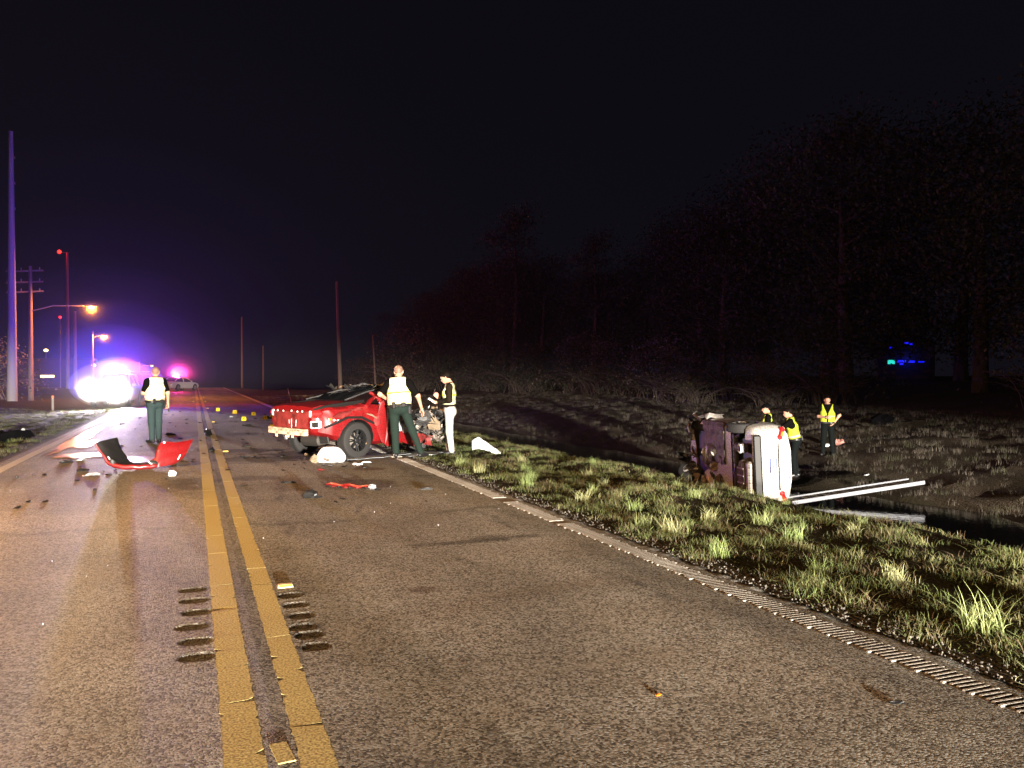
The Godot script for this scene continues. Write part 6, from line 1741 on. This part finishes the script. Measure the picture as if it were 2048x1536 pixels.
	single("dark_bag", "dark bag lying on the far bank behind the woman in lime vest".replace("woman", "person"), "bag", chunk(93, Vector3(0.5, 0.2, 0.3), 0.4), M.black_cloth, TR(on_land(23.5, 23.4, 0.12)))
	single("pink_cloth", "crumpled pale pink cloth on the far bank beside the facing person", "cloth", chunk(94, Vector3(0.17, 0.08, 0.12), 0.5), M.pink_cloth, TR(on_land(18.3, 19.9, 0.12)))
	single("white_wrapper", "white wrapper beside the pale pink cloth on the far bank", "litter", chunk(95, Vector3(0.12, 0.03, 0.06), 0.5), M.cloth_white, TR(on_land(17.8, 19.9, 0.1)))
	single("litter_scrap", "small lilac scrap of litter on the far bank above the ladder", "litter", chunk(96, Vector3(0.09, 0.04, 0.07), 0.6), M.cloth_white, TR(on_land(16.0, 16.4, 0.05)))
	# posts
	var mp := thing("marker_post", "slim orange utility marker post on the left grass verge", "marker post", on_land(-6.68, 47.5))
	part(mp, "post", Soup.new().box(TR(Vector3(0, 0.33, 0)), Vector3(0.11, 0.7, 0.05), 0.02).mesh(30), M.concrete)
	part(mp, "orange_cap", Soup.new().box(TR(Vector3(0, 0.74, 0)), Vector3(0.115, 0.14, 0.055), 0.02).mesh(30), M.orange_plastic)
	var dp := thing("delineator_post", "thin leaning white post on the verge beyond the red car", "post", on_land(5.7, 53.5), 0.0)
	dp.rotation.z = 0.22
	part(dp, "stake", Soup.new().tube([Vector3(0, -0.1, 0), Vector3(0, 0.95, 0)], 0.03, 8).mesh(40), M.white_paint)

func font() -> Font:
	var f := SystemFont.new()
	f.font_names = PackedStringArray(["Droid Sans"])
	f.font_weight = 700
	return f

func pole_mesh(h: float, r0: float, r1: float) -> ArrayMesh:
	return Soup.new().tube([Vector3(0, -0.4, 0), Vector3(0, h * 0.3, 0), Vector3(0, h * 0.7, 0), Vector3(0, h, 0)], [r0, lerpf(r0, r1, 0.3), lerpf(r0, r1, 0.7), r1], 14).mesh(40)

func insulators(parent: Node, at: Vector3, h := 0.16) -> void:
	part(parent, "insulator", Soup.new().lathe([Vector2(0.02, 0), Vector2(0.05, 0.02), Vector2(0.025, 0.05), Vector2(0.05, 0.07), Vector2(0.025, 0.1), Vector2(0.04, h * 0.8), Vector2(0.012, h)], 8, Transform3D(Basis(), at)).mesh(40), M.concrete)

func street_lamp(label: String, x: float, al: float, h: float, reach: float, e: float, c: Color, own_pole := true, group := "street lamps along the left side") -> Node3D:
	var o := thing("street_lamp", label, "street lamp", on_land(x, al), 0.0, group)
	if own_pole:
		part(o, "pole", pole_mesh(h + 0.9, 0.14, 0.09), M.pole_wood)
	part(o, "arm", Soup.new().tube([Vector3(0.0, h - 0.25, 0), Vector3(reach * 0.4, h + 0.15, 0), Vector3(reach, h + 0.2, 0)], 0.035, 8).mesh(40), M.bare_metal)
	part(o, "lamp_head", Soup.new().ball(Vector3(reach + 0.25, h + 0.24, 0), Vector3(0.42, 0.12, 0.2), 12, 6).mesh(50), M.bare_metal)
	part(o, "lamp_bowl", Soup.new().ball(Vector3(reach + 0.28, h + 0.1, 0), Vector3(0.22, 0.14, 0.17), 12, 8).mesh(60), M.lamp_amber)
	lamp(o, c, e, Vector3(reach + 0.28, h + 0.1, 0), 0.1)
	return o

func build_poles() -> void:
	M.lamp_amber = glow("lamp_amber", Color(1.0, 0.78, 0.4), 9.0)
	M.lamp_far = glow("lamp_far", Color(1.0, 0.85, 0.55), 5.0)
	M.lamp_red_small = glow("lamp_red_small", Color(1.0, 0.13, 0.06), 6.0)
	M.strip_blue = glow("strip_blue", Color(0.05, 0.08, 1.0), 1.1)
	M.strip_teal = glow("strip_teal", Color(0.15, 0.95, 0.85), 0.9)
	var warm := Color(1.0, 0.55, 0.2)
	# tall concrete transmission pole
	var tp := thing("transmission_pole", "tallest pole, a pale concrete shaft at the far left", "utility pole", on_land(-10.65, 59.8))
	part(tp, "shaft", pole_mesh(16.9, 0.3, 0.13), M.concrete)
	for y in [12.0, 13.6, 15.2]:
		insulators(tp, Vector3(0.2, y, 0))
	# wooden pole with three arms and the lamp bracket
	var up := thing("utility_pole", "wooden utility pole with three crossarms beside the tall concrete shaft", "utility pole", on_land(-10.3, 64.0))
	part(up, "shaft", pole_mesh(9.1, 0.17, 0.11), M.pole_wood)
	for y in [7.35, 8.0, 8.75]:
		var arm := part(up, "crossarm", Soup.new().box(TR(Vector3(-0.3, y, 0.1), Vector3(0, 0.25, 0.1)), Vector3(2.2, 0.11, 0.09), 0.01).mesh(20), M.pole_wood)
		for u in [-1.25, -0.5, 0.55]:
			insulators(arm, Vector3(u, y + 0.06 + (u + 0.3) * 0.1, 0.1 - u * 0.25))
	street_lamp("nearest glowing street lamp, held by a long arm from the wooden pole", -10.2, 63.6, 6.25, 3.35, 260.0, warm, false)
	street_lamp("second glowing street lamp, above the blue flashing lights", -13.8, 135.0, 7.6, 1.2, 800.0, warm)
	street_lamp("third glowing street lamp, small beside the standing person's head", -10.0, 178.0, 7.5, 2.0, 800.0, warm)
	street_lamp("street lamp on the left verge just outside the picture's left edge", -8.2, 10.0, 7.2, 1.9, LAMP_KEY, Color(1.0, 0.76, 0.5))
	for q in [[-14.2, 112.6, 16.5, "tall slim pole with a red light on top at left", true], [-12.7, 106.7, 9.0, "shorter pole right beside the red-topped pole", false]]:
		var p := thing("steel_pole", q[3], "pole", on_land(q[0], q[1]))
		part(p, "shaft", pole_mesh(q[2] - land(q[0], q[1]), 0.22, 0.12), M.concrete)
		if q[4]:
			part(p, "bracket", Soup.new().tube([Vector3(0, 16.4, 0), Vector3(-0.75, 16.4, 0)], 0.04, 6).mesh(40), M.bare_metal)
			part(p, "warning_light", Soup.new().ball(Vector3(-0.85, 16.45, 0), Vector3.ONE * 0.22, 10, 8).mesh(60), M.lamp_red_small)
			lamp(p, Color(1, 0.12, 0.06), 6.0, Vector3(-0.85, 16.45, 0), 0.12)
	var rl := thing("warning_lamp", "small red lamp hanging low left of the nearest street lamp", "lamp", on_land(-15.8, 118.6))
	part(rl, "mast", pole_mesh(9.0 - land(-15.8, 118.6), 0.07, 0.05), M.bare_metal)
	part(rl, "warning_light", Soup.new().ball(Vector3(0, 9.05 - land(-15.8, 118.6), 0), Vector3.ONE * 0.15, 10, 8).mesh(60), M.lamp_red_small)
	# lights a long way off: [lat, along, height, size, label]
	for q in [[-33.3, 227.0, 7.4, 0.5, "orange far lamp standing alone left of the poles"], [-28.6, 200.0, 3.6, 0.3, "tiny far lamp above the lit far windows"], [-22.0, 175.0, 3.0, 0.34, "upper far lamp between the two left pole pairs"], [-21.6, 175.0, 2.0, 0.34, "lower far lamp between the two left pole pairs"], [-16.2, 160.0, 3.2, 0.34, "far lamp just left of the blue glare"]]:
		var base := land(q[0], q[1])
		var p := thing("far_lamp", q[4], "lamp", Vector3(q[0], base, -q[1]), 0.0, "lamps far off beyond the road")
		part(p, "mast", pole_mesh(q[2] - base, 0.09, 0.06), M.bare_metal)
		part(p, "lamp_globe", Soup.new().ball(Vector3(0, q[2] - base + q[3] * 0.8, 0), Vector3(q[3], q[3] * 0.7, q[3]), 10, 8).mesh(60), M.lamp_far)
	var hs := thing("far_building", "low dark building with one long lit window far off at left", "building", W(-24.6, 172.0, land(-24.6, 172.0)))
	part(hs, "wall", Soup.new().box(TR(Vector3(0, 3.6, 0)), Vector3(14, 7.6, 6)).mesh(20), M.wall_dark)
	part(hs, "roof", Soup.new().box(TR(Vector3(0, 7.6, 0)), Vector3(15, 0.4, 7)).mesh(20), M.black_plastic)
	part(hs, "lit_window", Soup.new().box(TR(Vector3(0, 1.55 - land(-24.6, 172.0), 3.02)), Vector3(2.2, 0.4, 0.06)).mesh(20), M.lamp_far)
	# poles on the right
	for q in [[14.86, 90.7, 11.8, 0.23, 0.15, "wooden utility pole rising behind the wrecked red car", 0.03], [20.5, 99.3, 6.5, 0.12, 0.09, "short leaning pole in front of the pale bush", 0.05], [7.6, 147.0, 11.5, 0.18, 0.12, "distant pole left of the one behind the red car", 0.0], [11.7, 156.0, 7.0, 0.16, 0.1, "faint shorter pole far behind the crest", 0.0]]:
		var p := thing("utility_pole", q[5], "utility pole", on_land(q[0], q[1]))
		p.rotation.z = q[6]
		part(p, "shaft", pole_mesh(q[2] - land(q[0], q[1]), q[3], q[4]), M.pole_wood)
		part(p, "pole_cap", Soup.new().ball(Vector3(0, q[2] - land(q[0], q[1]), 0), Vector3(q[4], 0.08, q[4]), 8, 4).mesh(50), M.bare_metal)
	# the blue-lit hut behind the trees
	var hut := thing("hut", "dark hut with blue and teal lights glimpsed between the trees", "hut", W(47.5, 45.3, land(47.5, 45.3)), -0.75)
	part(hut, "wall", Soup.new().box(TR(Vector3(0, 1.3, 0)), Vector3(3.6, 2.6, 3.0)).mesh(20), M.wall_dark)
	part(hut, "roof", Soup.new().plate([Vector2(-2.1, 2.55), Vector2(2.1, 2.55), Vector2(0, 3.5)], 3.4).mesh(20), M.wall_dark)
	part(hut, "teal_window_light", Soup.new().box(TR(Vector3(-0.95, 1.3, 1.52)), Vector3(0.45, 0.28, 0.05), 0.01).mesh(20), M.strip_teal)
	for q in [[-0.3, 1.35, 0.55, 0.16], [0.35, 1.32, 0.4, 0.14], [0.95, 1.3, 0.4, 0.09], [-0.3, 1.15, 0.25, 0.12]]:
		part(hut, "blue_strip_light", Soup.new().box(TR(Vector3(q[0], q[1], 1.53)), Vector3(q[2], q[3], 0.05), 0.02).mesh(20), M.strip_blue)
	for q in [[-0.95, 2.3], [0.0, 2.62], [0.32, 2.54]]:
		part(hut, "blue_eave_light", Soup.new().ball(Vector3(q[0], q[1], 1.75), Vector3(0.14, 0.07, 0.06), 8, 6).mesh(50), M.strip_blue)
	lamp(hut, Color(0.1, 0.2, 1.0), 0.25, Vector3(0, 1.4, 1.9), 0.1)

# ------------------------------------------------------------------ trees
func crown_mesh(sd: int, n_cl: int, per: int, shape: Callable, leaf: float, spread: float, tones: Array) -> ArrayMesh:
	var g := RandomNumberGenerator.new()
	g.seed = sd
	var v := PackedVector3Array(); var nn := PackedVector3Array(); var col := PackedColorArray()
	for c in n_cl:
		var ctr: Vector3 = shape.call(g)
		var tone: Color = tones[g.randi() % tones.size()]
		var rs := spread * g.randf_range(0.6, 1.4)
		for i in per:
			var p := ctr + Vector3(g.randfn(), g.randfn() * 0.7, g.randfn()) * rs * 0.5
			var b := Basis.from_euler(Vector3(g.randf_range(-1.2, 1.2), g.randf() * TAU, g.randf_range(-0.6, 0.6)))
			var s := leaf * g.randf_range(0.6, 1.3)
			var a := p + b.x * -s * 0.35; var d := p + b.x * s * 0.35
			var e := p + b.z * s * 0.6 + b.y * s * 0.12; var f := p - b.z * s * 0.55
			var t := tone * g.randf_range(0.7, 1.3)
			for q in [f, d, e, f, e, a]:
				v.append(q); nn.append(b.y); col.append(t)
	var arr := []
	arr.resize(Mesh.ARRAY_MAX)
	arr[Mesh.ARRAY_VERTEX] = v; arr[Mesh.ARRAY_NORMAL] = nn; arr[Mesh.ARRAY_COLOR] = col
	var am := ArrayMesh.new()
	am.add_surface_from_arrays(Mesh.PRIMITIVE_TRIANGLES, arr)
	return am

func limbs(sd: int, h: float, r: float, n: int, reach: float, low: float, lean: float) -> ArrayMesh:
	var g := RandomNumberGenerator.new()
	g.seed = sd
	var s := Soup.new()
	var top := Vector3(lean, h * 0.8, lean * 0.4)
	var stem := []
	for i in 7:
		var t := i / 6.0
		stem.append(top * t + Vector3(sin(t * 5.0 + sd), 0, cos(t * 4.0 + sd)) * 0.18 * t + Vector3(0, -0.3 * (1.0 - t), 0))
	s.tube(stem, [r * 1.25, r, r * 0.85, r * 0.7, r * 0.5, r * 0.32, r * 0.12], 9)
	for i in n:
		var t := low + (1.0 - low) * (i + 0.5) / n
		var k := t * 6.0
		var p: Vector3 = stem[int(k)].lerp(stem[mini(int(k) + 1, 6)], fmod(k, 1.0))
		var a := g.randf() * TAU
		var d := Vector3(cos(a), g.randf_range(0.1, 0.7), sin(a))
		var path := [p]
		var ln := reach * (1.15 - t * 0.6) * g.randf_range(0.7, 1.2)
		for q in 4:
			p += d.normalized() * ln / 4.0
			d += Vector3(g.randf_range(-0.4, 0.4), g.randf_range(-0.25, 0.3), g.randf_range(-0.4, 0.4))
			path.append(p)
		var br := r * (0.45 - 0.3 * t)
		s.tube(path, [br, br * 0.75, br * 0.5, br * 0.3, br * 0.1], 5)
	return s.mesh(60)

func brush_mesh(sd: int, n: int) -> ArrayMesh:
	var g := RandomNumberGenerator.new()
	g.seed = sd
	var s := Soup.new()
	for i in n:
		var a := g.randf() * TAU
		var p := Vector3(g.randf_range(-0.5, 0.5), 0, g.randf_range(-0.4, 0.4))
		var d := Vector3(cos(a) * 0.5, 1.0, sin(a) * 0.5)
		var path := [p]
		var st := g.randf_range(0.1, 0.24)
		for q in 6:
			p += d.normalized() * st
			d += Vector3(cos(a) * 0.35 + g.randf_range(-0.15, 0.15), -0.22, sin(a) * 0.35 + g.randf_range(-0.15, 0.15))
			path.append(p)
			if q > 2 and g.randf() < 0.6:
				s.tube([p, p + (d.normalized() + Vector3(g.randf_range(-1, 1), g.randf_range(-0.3, 0.6), g.randf_range(-1, 1)) * 0.7) * 0.2], [0.004, 0.001], 3, false)
		s.tube(path, [0.012, 0.01, 0.008, 0.007, 0.005, 0.003, 0.001], 4, false)
	return s.mesh(0)

const MAIN := [[34.7, 3.2, 6.4], [33.5, 9.7, 9.8], [38.4, 16.8, 12.4], [34.2, 22.8, 13.6], [38.8, 32, 14.5], [35.2, 37.6, 15.5], [39.2, 44.2, 16.4], [36.5, 51.6, 13], [39.5, 58.7, 13.3], [39.4, 64.3, 12.5], [36.3, 71.6, 10.6], [33.1, 78, 13], [31.6, 84.2, 11.6], [33.8, 90.5, 14.6], [32.7, 96.2, 13.7], [31.5, 103.5, 12.7], [34.5, 109.1, 12.8], [32.8, 116.2, 13.2], [28, 122.2, 10.7]]
const BACK := [[54, 0, 9.6], [54.6, 10.9, 12], [54.7, 20.1, 15], [54.4, 29.7, 17.2], [47.9, 41, 16.2], [46.4, 50.8, 18.6], [48.3, 62.6, 17.7], [46.6, 70.8, 16.5], [46.7, 80.3, 12.8], [46.6, 92.2, 12.9], [41.9, 100.4, 14.9], [41.6, 111.1, 15.1], [41.4, 121.1, 16.9], [43.1, 129.6, 17.1], [46.6, 139.2, 17.3], [39.7, 148.2, 15.3]]
const SHRUBS := [[29.4, 6, 4.9], [30.2, 11.5, 2.5], [29.3, 15.4, 3], [31.5, 19.3, 2.8], [31.7, 22.6, 4], [30.8, 34.3, 4.6], [30.2, 39.6, 2.7], [31.6, 43.4, 4.9], [29.7, 49.2, 4.2], [30.7, 54.6, 4.7], [30.8, 59.3, 4.3], [31.7, 63.3, 5.1], [31.9, 66.7, 5.1], [28.4, 71.7, 4.9], [31.1, 75.3, 4.3], [27.9, 78.7, 4.2], [29.2, 83.5, 5], [26.1, 87.3, 5], [28.7, 90.5, 2.7], [27.6, 96, 4.9], [27.3, 100.7, 3], [24.6, 105.8, 4.9], [24.4, 111.2, 3.9], [22.4, 114.4, 4.1], [24.7, 119, 4.1], [22.4, 122.6, 4.5]]

func build_trees() -> void:
	var dark := [Color(0.04, 0.05, 0.026), Color(0.05, 0.05, 0.032), Color(0.034, 0.042, 0.022), Color(0.07, 0.064, 0.046), Color(0.045, 0.045, 0.03)]
	var pale := [Color(0.1, 0.1, 0.05), Color(0.13, 0.11, 0.08), Color(0.07, 0.075, 0.035), Color(0.16, 0.13, 0.1)]
	var oak := func(g: RandomNumberGenerator) -> Vector3:
		var a := g.randf() * TAU
		var y := g.randf_range(0.16, 1.0)
		var r := 0.42 * sqrt(maxf(0.05, 1.0 - pow((y - 0.56) / 0.48, 2))) * sqrt(g.randf())
		return Vector3(cos(a) * r, y, sin(a) * r) * 10.0
	var pine := func(g: RandomNumberGenerator) -> Vector3:
		var lv := g.randi() % 6
		var a := g.randf() * TAU
		var r: float = [0.17, 0.12, 0.2, 0.16, 0.14, 0.1][lv] * sqrt(g.randf())
		return Vector3(cos(a) * r + [0.05, -0.03, 0.04, -0.05, 0.03, 0.02][lv], [0.55, 0.66, 0.74, 0.83, 0.92, 0.98][lv] + g.randfn() * 0.012, sin(a) * r) * 10.0
	var low := func(g: RandomNumberGenerator) -> Vector3:
		var a := g.randf() * TAU
		var y := pow(g.randf(), 0.8)
		var r := 0.62 * sqrt(maxf(0.03, 1.0 - y * y)) * sqrt(g.randf())
		return Vector3(cos(a) * r, y * 0.95, sin(a) * r) * 4.0
	var crowns := []
	var trunks := []
	for k in 4:
		crowns.append(crown_mesh(100 + k, 170, 85, oak, 0.13, 1.15, dark))
		trunks.append(limbs(10 + k, 10.0, 0.26, 14, 3.6, 0.28, [0.3, -0.8, 1.3, -0.2][k]))
	var pc := crown_mesh(200, 70, 80, pine, 0.12, 0.9, dark)
	var ptk := limbs(30, 11.5, 0.2, 14, 1.6, 0.5, 0.2)
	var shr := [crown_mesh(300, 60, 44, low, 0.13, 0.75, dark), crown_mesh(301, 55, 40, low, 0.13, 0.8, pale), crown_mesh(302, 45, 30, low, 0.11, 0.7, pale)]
	var twigs := [brush_mesh(1, 46), brush_mesh(2, 60)]
	var i := 0
	for q in MAIN:
		var s: float = q[2] / 10.0
		var o := thing("tree", "dark broad-crowned tree standing in the tree line beyond the ditch", "tree", on_land(q[0], q[1], -0.1), rr(0, TAU), "trees of the front tree line beyond the ditch")
		if i == 4:
			o.set_meta("label", "tree with a pale leaning trunk left of the blue lights"); o.remove_meta("group")
		if i == 3:
			o.set_meta("label", "nearest dark tree of the tree line, right of the blue lights"); o.remove_meta("group")
		part(o, "trunk", trunks[i % 4], M.bark, Transform3D(Basis.from_scale(Vector3.ONE * s), Vector3.ZERO))
		part(o, "crown", crowns[(i * 3 + 1) % 4], M.leaf, Transform3D(Basis.from_scale(Vector3(s * 1.05, s, s * 1.05)), Vector3.ZERO)).set_meta("kind", "stuff")
		i += 1
	for q in BACK:
		var s: float = q[2] / 10.0
		var o := thing("tree", "dim tall tree showing only over the front tree line", "tree", on_land(q[0], q[1], -0.1), rr(0, TAU), "trees behind the front tree line")
		part(o, "trunk", trunks[i % 4], M.bark, Transform3D(Basis.from_scale(Vector3.ONE * s), Vector3.ZERO))
		part(o, "crown", crowns[i % 4], M.leaf, Transform3D(Basis.from_scale(Vector3(s * 1.1, s, s * 1.1)), Vector3.ZERO)).set_meta("kind", "stuff")
		i += 1
	for q in [[30.6, 79.5, 18.4, "tall pine with a layered flat top rising above the tree line"], [34.5, 69.0, 14.2, "slimmer pine right of the tallest pine's trunk"]]:
		var s: float = q[2] / 10.0
		var o := thing("pine_tree", q[3], "pine tree", on_land(q[0], q[1], -0.1), 0.4)
		part(o, "trunk", ptk, M.bark, Transform3D(Basis.from_scale(Vector3(s * 0.9, s, s * 0.9)), Vector3.ZERO))
		part(o, "crown", pc, M.leaf, Transform3D(Basis.from_scale(Vector3.ONE * s), Vector3.ZERO)).set_meta("kind", "stuff")
	for q in SHRUBS:
		var s: float = q[2] / 4.0
		var o := thing("shrub", "leafy dark shrub at the foot of the tree line", "shrub", on_land(q[0], q[1], -0.05), rr(0, TAU), "shrubs at the foot of the tree line")
		part(o, "foliage", shr[i % 2], M.leaf, Transform3D(Basis.from_scale(Vector3(s * 1.1, s, s * 1.1)), Vector3.ZERO)).set_meta("kind", "stuff")
		part(o, "twigs", twigs[i % 2], M.bark, Transform3D(Basis.from_scale(Vector3(0.6, 0.75, 0.6) * q[2]), Vector3.ZERO))
		i += 1
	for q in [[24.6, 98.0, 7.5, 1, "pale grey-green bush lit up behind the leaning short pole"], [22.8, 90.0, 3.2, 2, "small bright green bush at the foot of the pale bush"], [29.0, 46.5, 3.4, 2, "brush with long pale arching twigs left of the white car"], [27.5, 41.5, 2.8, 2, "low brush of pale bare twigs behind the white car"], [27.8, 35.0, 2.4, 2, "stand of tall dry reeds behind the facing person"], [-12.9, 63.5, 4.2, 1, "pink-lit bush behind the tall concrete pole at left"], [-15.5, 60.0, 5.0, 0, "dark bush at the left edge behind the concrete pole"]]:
		var s: float = q[2] / 4.0
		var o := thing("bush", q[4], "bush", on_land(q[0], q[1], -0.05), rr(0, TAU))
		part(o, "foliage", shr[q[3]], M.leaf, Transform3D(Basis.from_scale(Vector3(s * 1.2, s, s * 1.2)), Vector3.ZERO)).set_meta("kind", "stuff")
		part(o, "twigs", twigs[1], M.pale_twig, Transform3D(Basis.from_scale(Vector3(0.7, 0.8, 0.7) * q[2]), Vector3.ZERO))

func mist(label: String, c: Vector3, size: Vector3, density: float) -> void:
	var f := FogVolume.new()
	f.name = numbered("night_mist")
	f.shape = RenderingServer.FOG_VOLUME_SHAPE_ELLIPSOID
	f.size = size
	var m := FogMaterial.new()
	m.density = density
	m.albedo = Color(0.95, 0.95, 0.97)
	f.material = m
	f.position = c
	add_child(f)
	tag(f, label, "mist", label, "stuff")

const KEY := 8300.0
const RED_KEY := 14.0
const LAMP_KEY := 210.0

func _ready() -> void:
	rng.seed = 7
	nz.seed = 11
	nz.noise_type = FastNoiseLite.TYPE_SIMPLEX_SMOOTH
	nz.frequency = 0.03
	nz.fractal_octaves = 3
	# camera
	var cam := Camera3D.new()
	cam.name = "camera"
	cam.fov = 49.73
	cam.near = 0.05
	cam.far = 1500.0
	add_child(cam)
	cam.position = Vector3(0, 1.6, 0)
	cam.rotation = Vector3(deg_to_rad(-0.553), deg_to_rad(-21.0), 0)
	cam.current = true
	# night sky and exposure; there is no sun
	var env := Environment.new()
	env.background_mode = Environment.BG_SKY
	var sky := Sky.new()
	var sm := ProceduralSkyMaterial.new()
	sm.sky_top_color = lin(0.0036, 0.0033, 0.0056)
	sm.sky_horizon_color = lin(0.0046, 0.0042, 0.0072)
	sm.sky_curve = 0.15
	sm.ground_bottom_color = lin(0.002, 0.002, 0.003)
	sm.ground_horizon_color = lin(0.004, 0.0035, 0.006)
	sky.sky_material = sm
	env.sky = sky
	env.tonemap_mode = Environment.TONE_MAPPER_LINEAR
	env.tonemap_exposure = 1.0
	env.sdfgi_enabled = true
	env.ssao_enabled = true
	env.ssil_enabled = true
	env.volumetric_fog_enabled = true
	env.volumetric_fog_density = 0.0
	var we := WorldEnvironment.new()
	we.name = "environment"
	we.environment = env
	add_child(we)
	materials()
	mat("rim_black", lin(0.03, 0.03, 0.032), 0.25, 0.6)
	worn(mat("axle_grey", lin(0.08, 0.085, 0.095), 0.6, 0.3), M.blot, 4.0)
	worn(mat("wet_film", lin(0.06, 0.055, 0.05), 0.36), M.fine, 1.0, M.fine_h, 0.5)
	mat("plate_blue", lin(0.08, 0.12, 0.35), 0.5)
	mat("pale_fluid", lin(0.3, 0.34, 0.38), 0.25)
	worn(mat("pink_cloth", lin(0.55, 0.28, 0.26), 0.85), M.fine, 4.0)
	worn(mat("pale_twig", lin(0.12, 0.1, 0.08), 0.85), M.fine, 4.0)
	var tick := Time.get_ticks_msec()
	for f in [build_setting, build_trees, build_poles, build_patrols, build_grass, build_red_car, build_white_car, build_people, build_objects]:
		await f.call()
		print(f.get_method(), " ", Time.get_ticks_msec() - tick)
		tick = Time.get_ticks_msec()
	# damp night air round the flashing lights, thinning outwards
	for q in [[46.0, 0.00003], [33.0, 0.00006], [23.0, 0.00012], [16.0, 0.0002], [11.0, 0.0003], [7.5, 0.0006], [5.2, 0.0014], [3.4, 0.005]]:
		mist("damp night haze glowing round the blue-lit patrol vehicle", W(-4.0, 48.6, 1.8), Vector3(q[0] * 2.0, q[0] * 1.5, q[0] * 2.0), q[1])
	mist("bright vapour close round the patrol vehicle's front", W(-3.7, 47.6, 1.15), Vector3(4.6, 2.6, 5.2), 0.1)
	mist("bluish vapour hanging over the patrol vehicle's roof lights", W(-3.8, 48.8, 2.0), Vector3(2.4, 1.3, 2.0), 0.05)
	for q in [[18.0, 0.0002], [12.0, 0.0004], [8.0, 0.0009], [5.6, 0.003], [4.0, 0.006], [2.9, 0.018], [2.0, 0.09]]:
		mist("pink haze round the far patrol sedan's lights", W(-1.5, 99, 1.9), Vector3(q[0], q[0] * 0.8, q[0]), q[1])
	for q in [[0.36, 0.03], [0.55, 0.004], [0.85, 0.0016], [1.4, 0.0005]]:
		mist("warm halo close round the nearest street lamp", W(-6.57, 63.6, 6.2), Vector3(q[0], q[0], q[0]) * 2.0, q[1])
		mist("warm halo close round the second street lamp", W(-12.3, 135.0, 7.4), Vector3(q[0], q[0], q[0]) * 2.6, q[1] * 0.8)
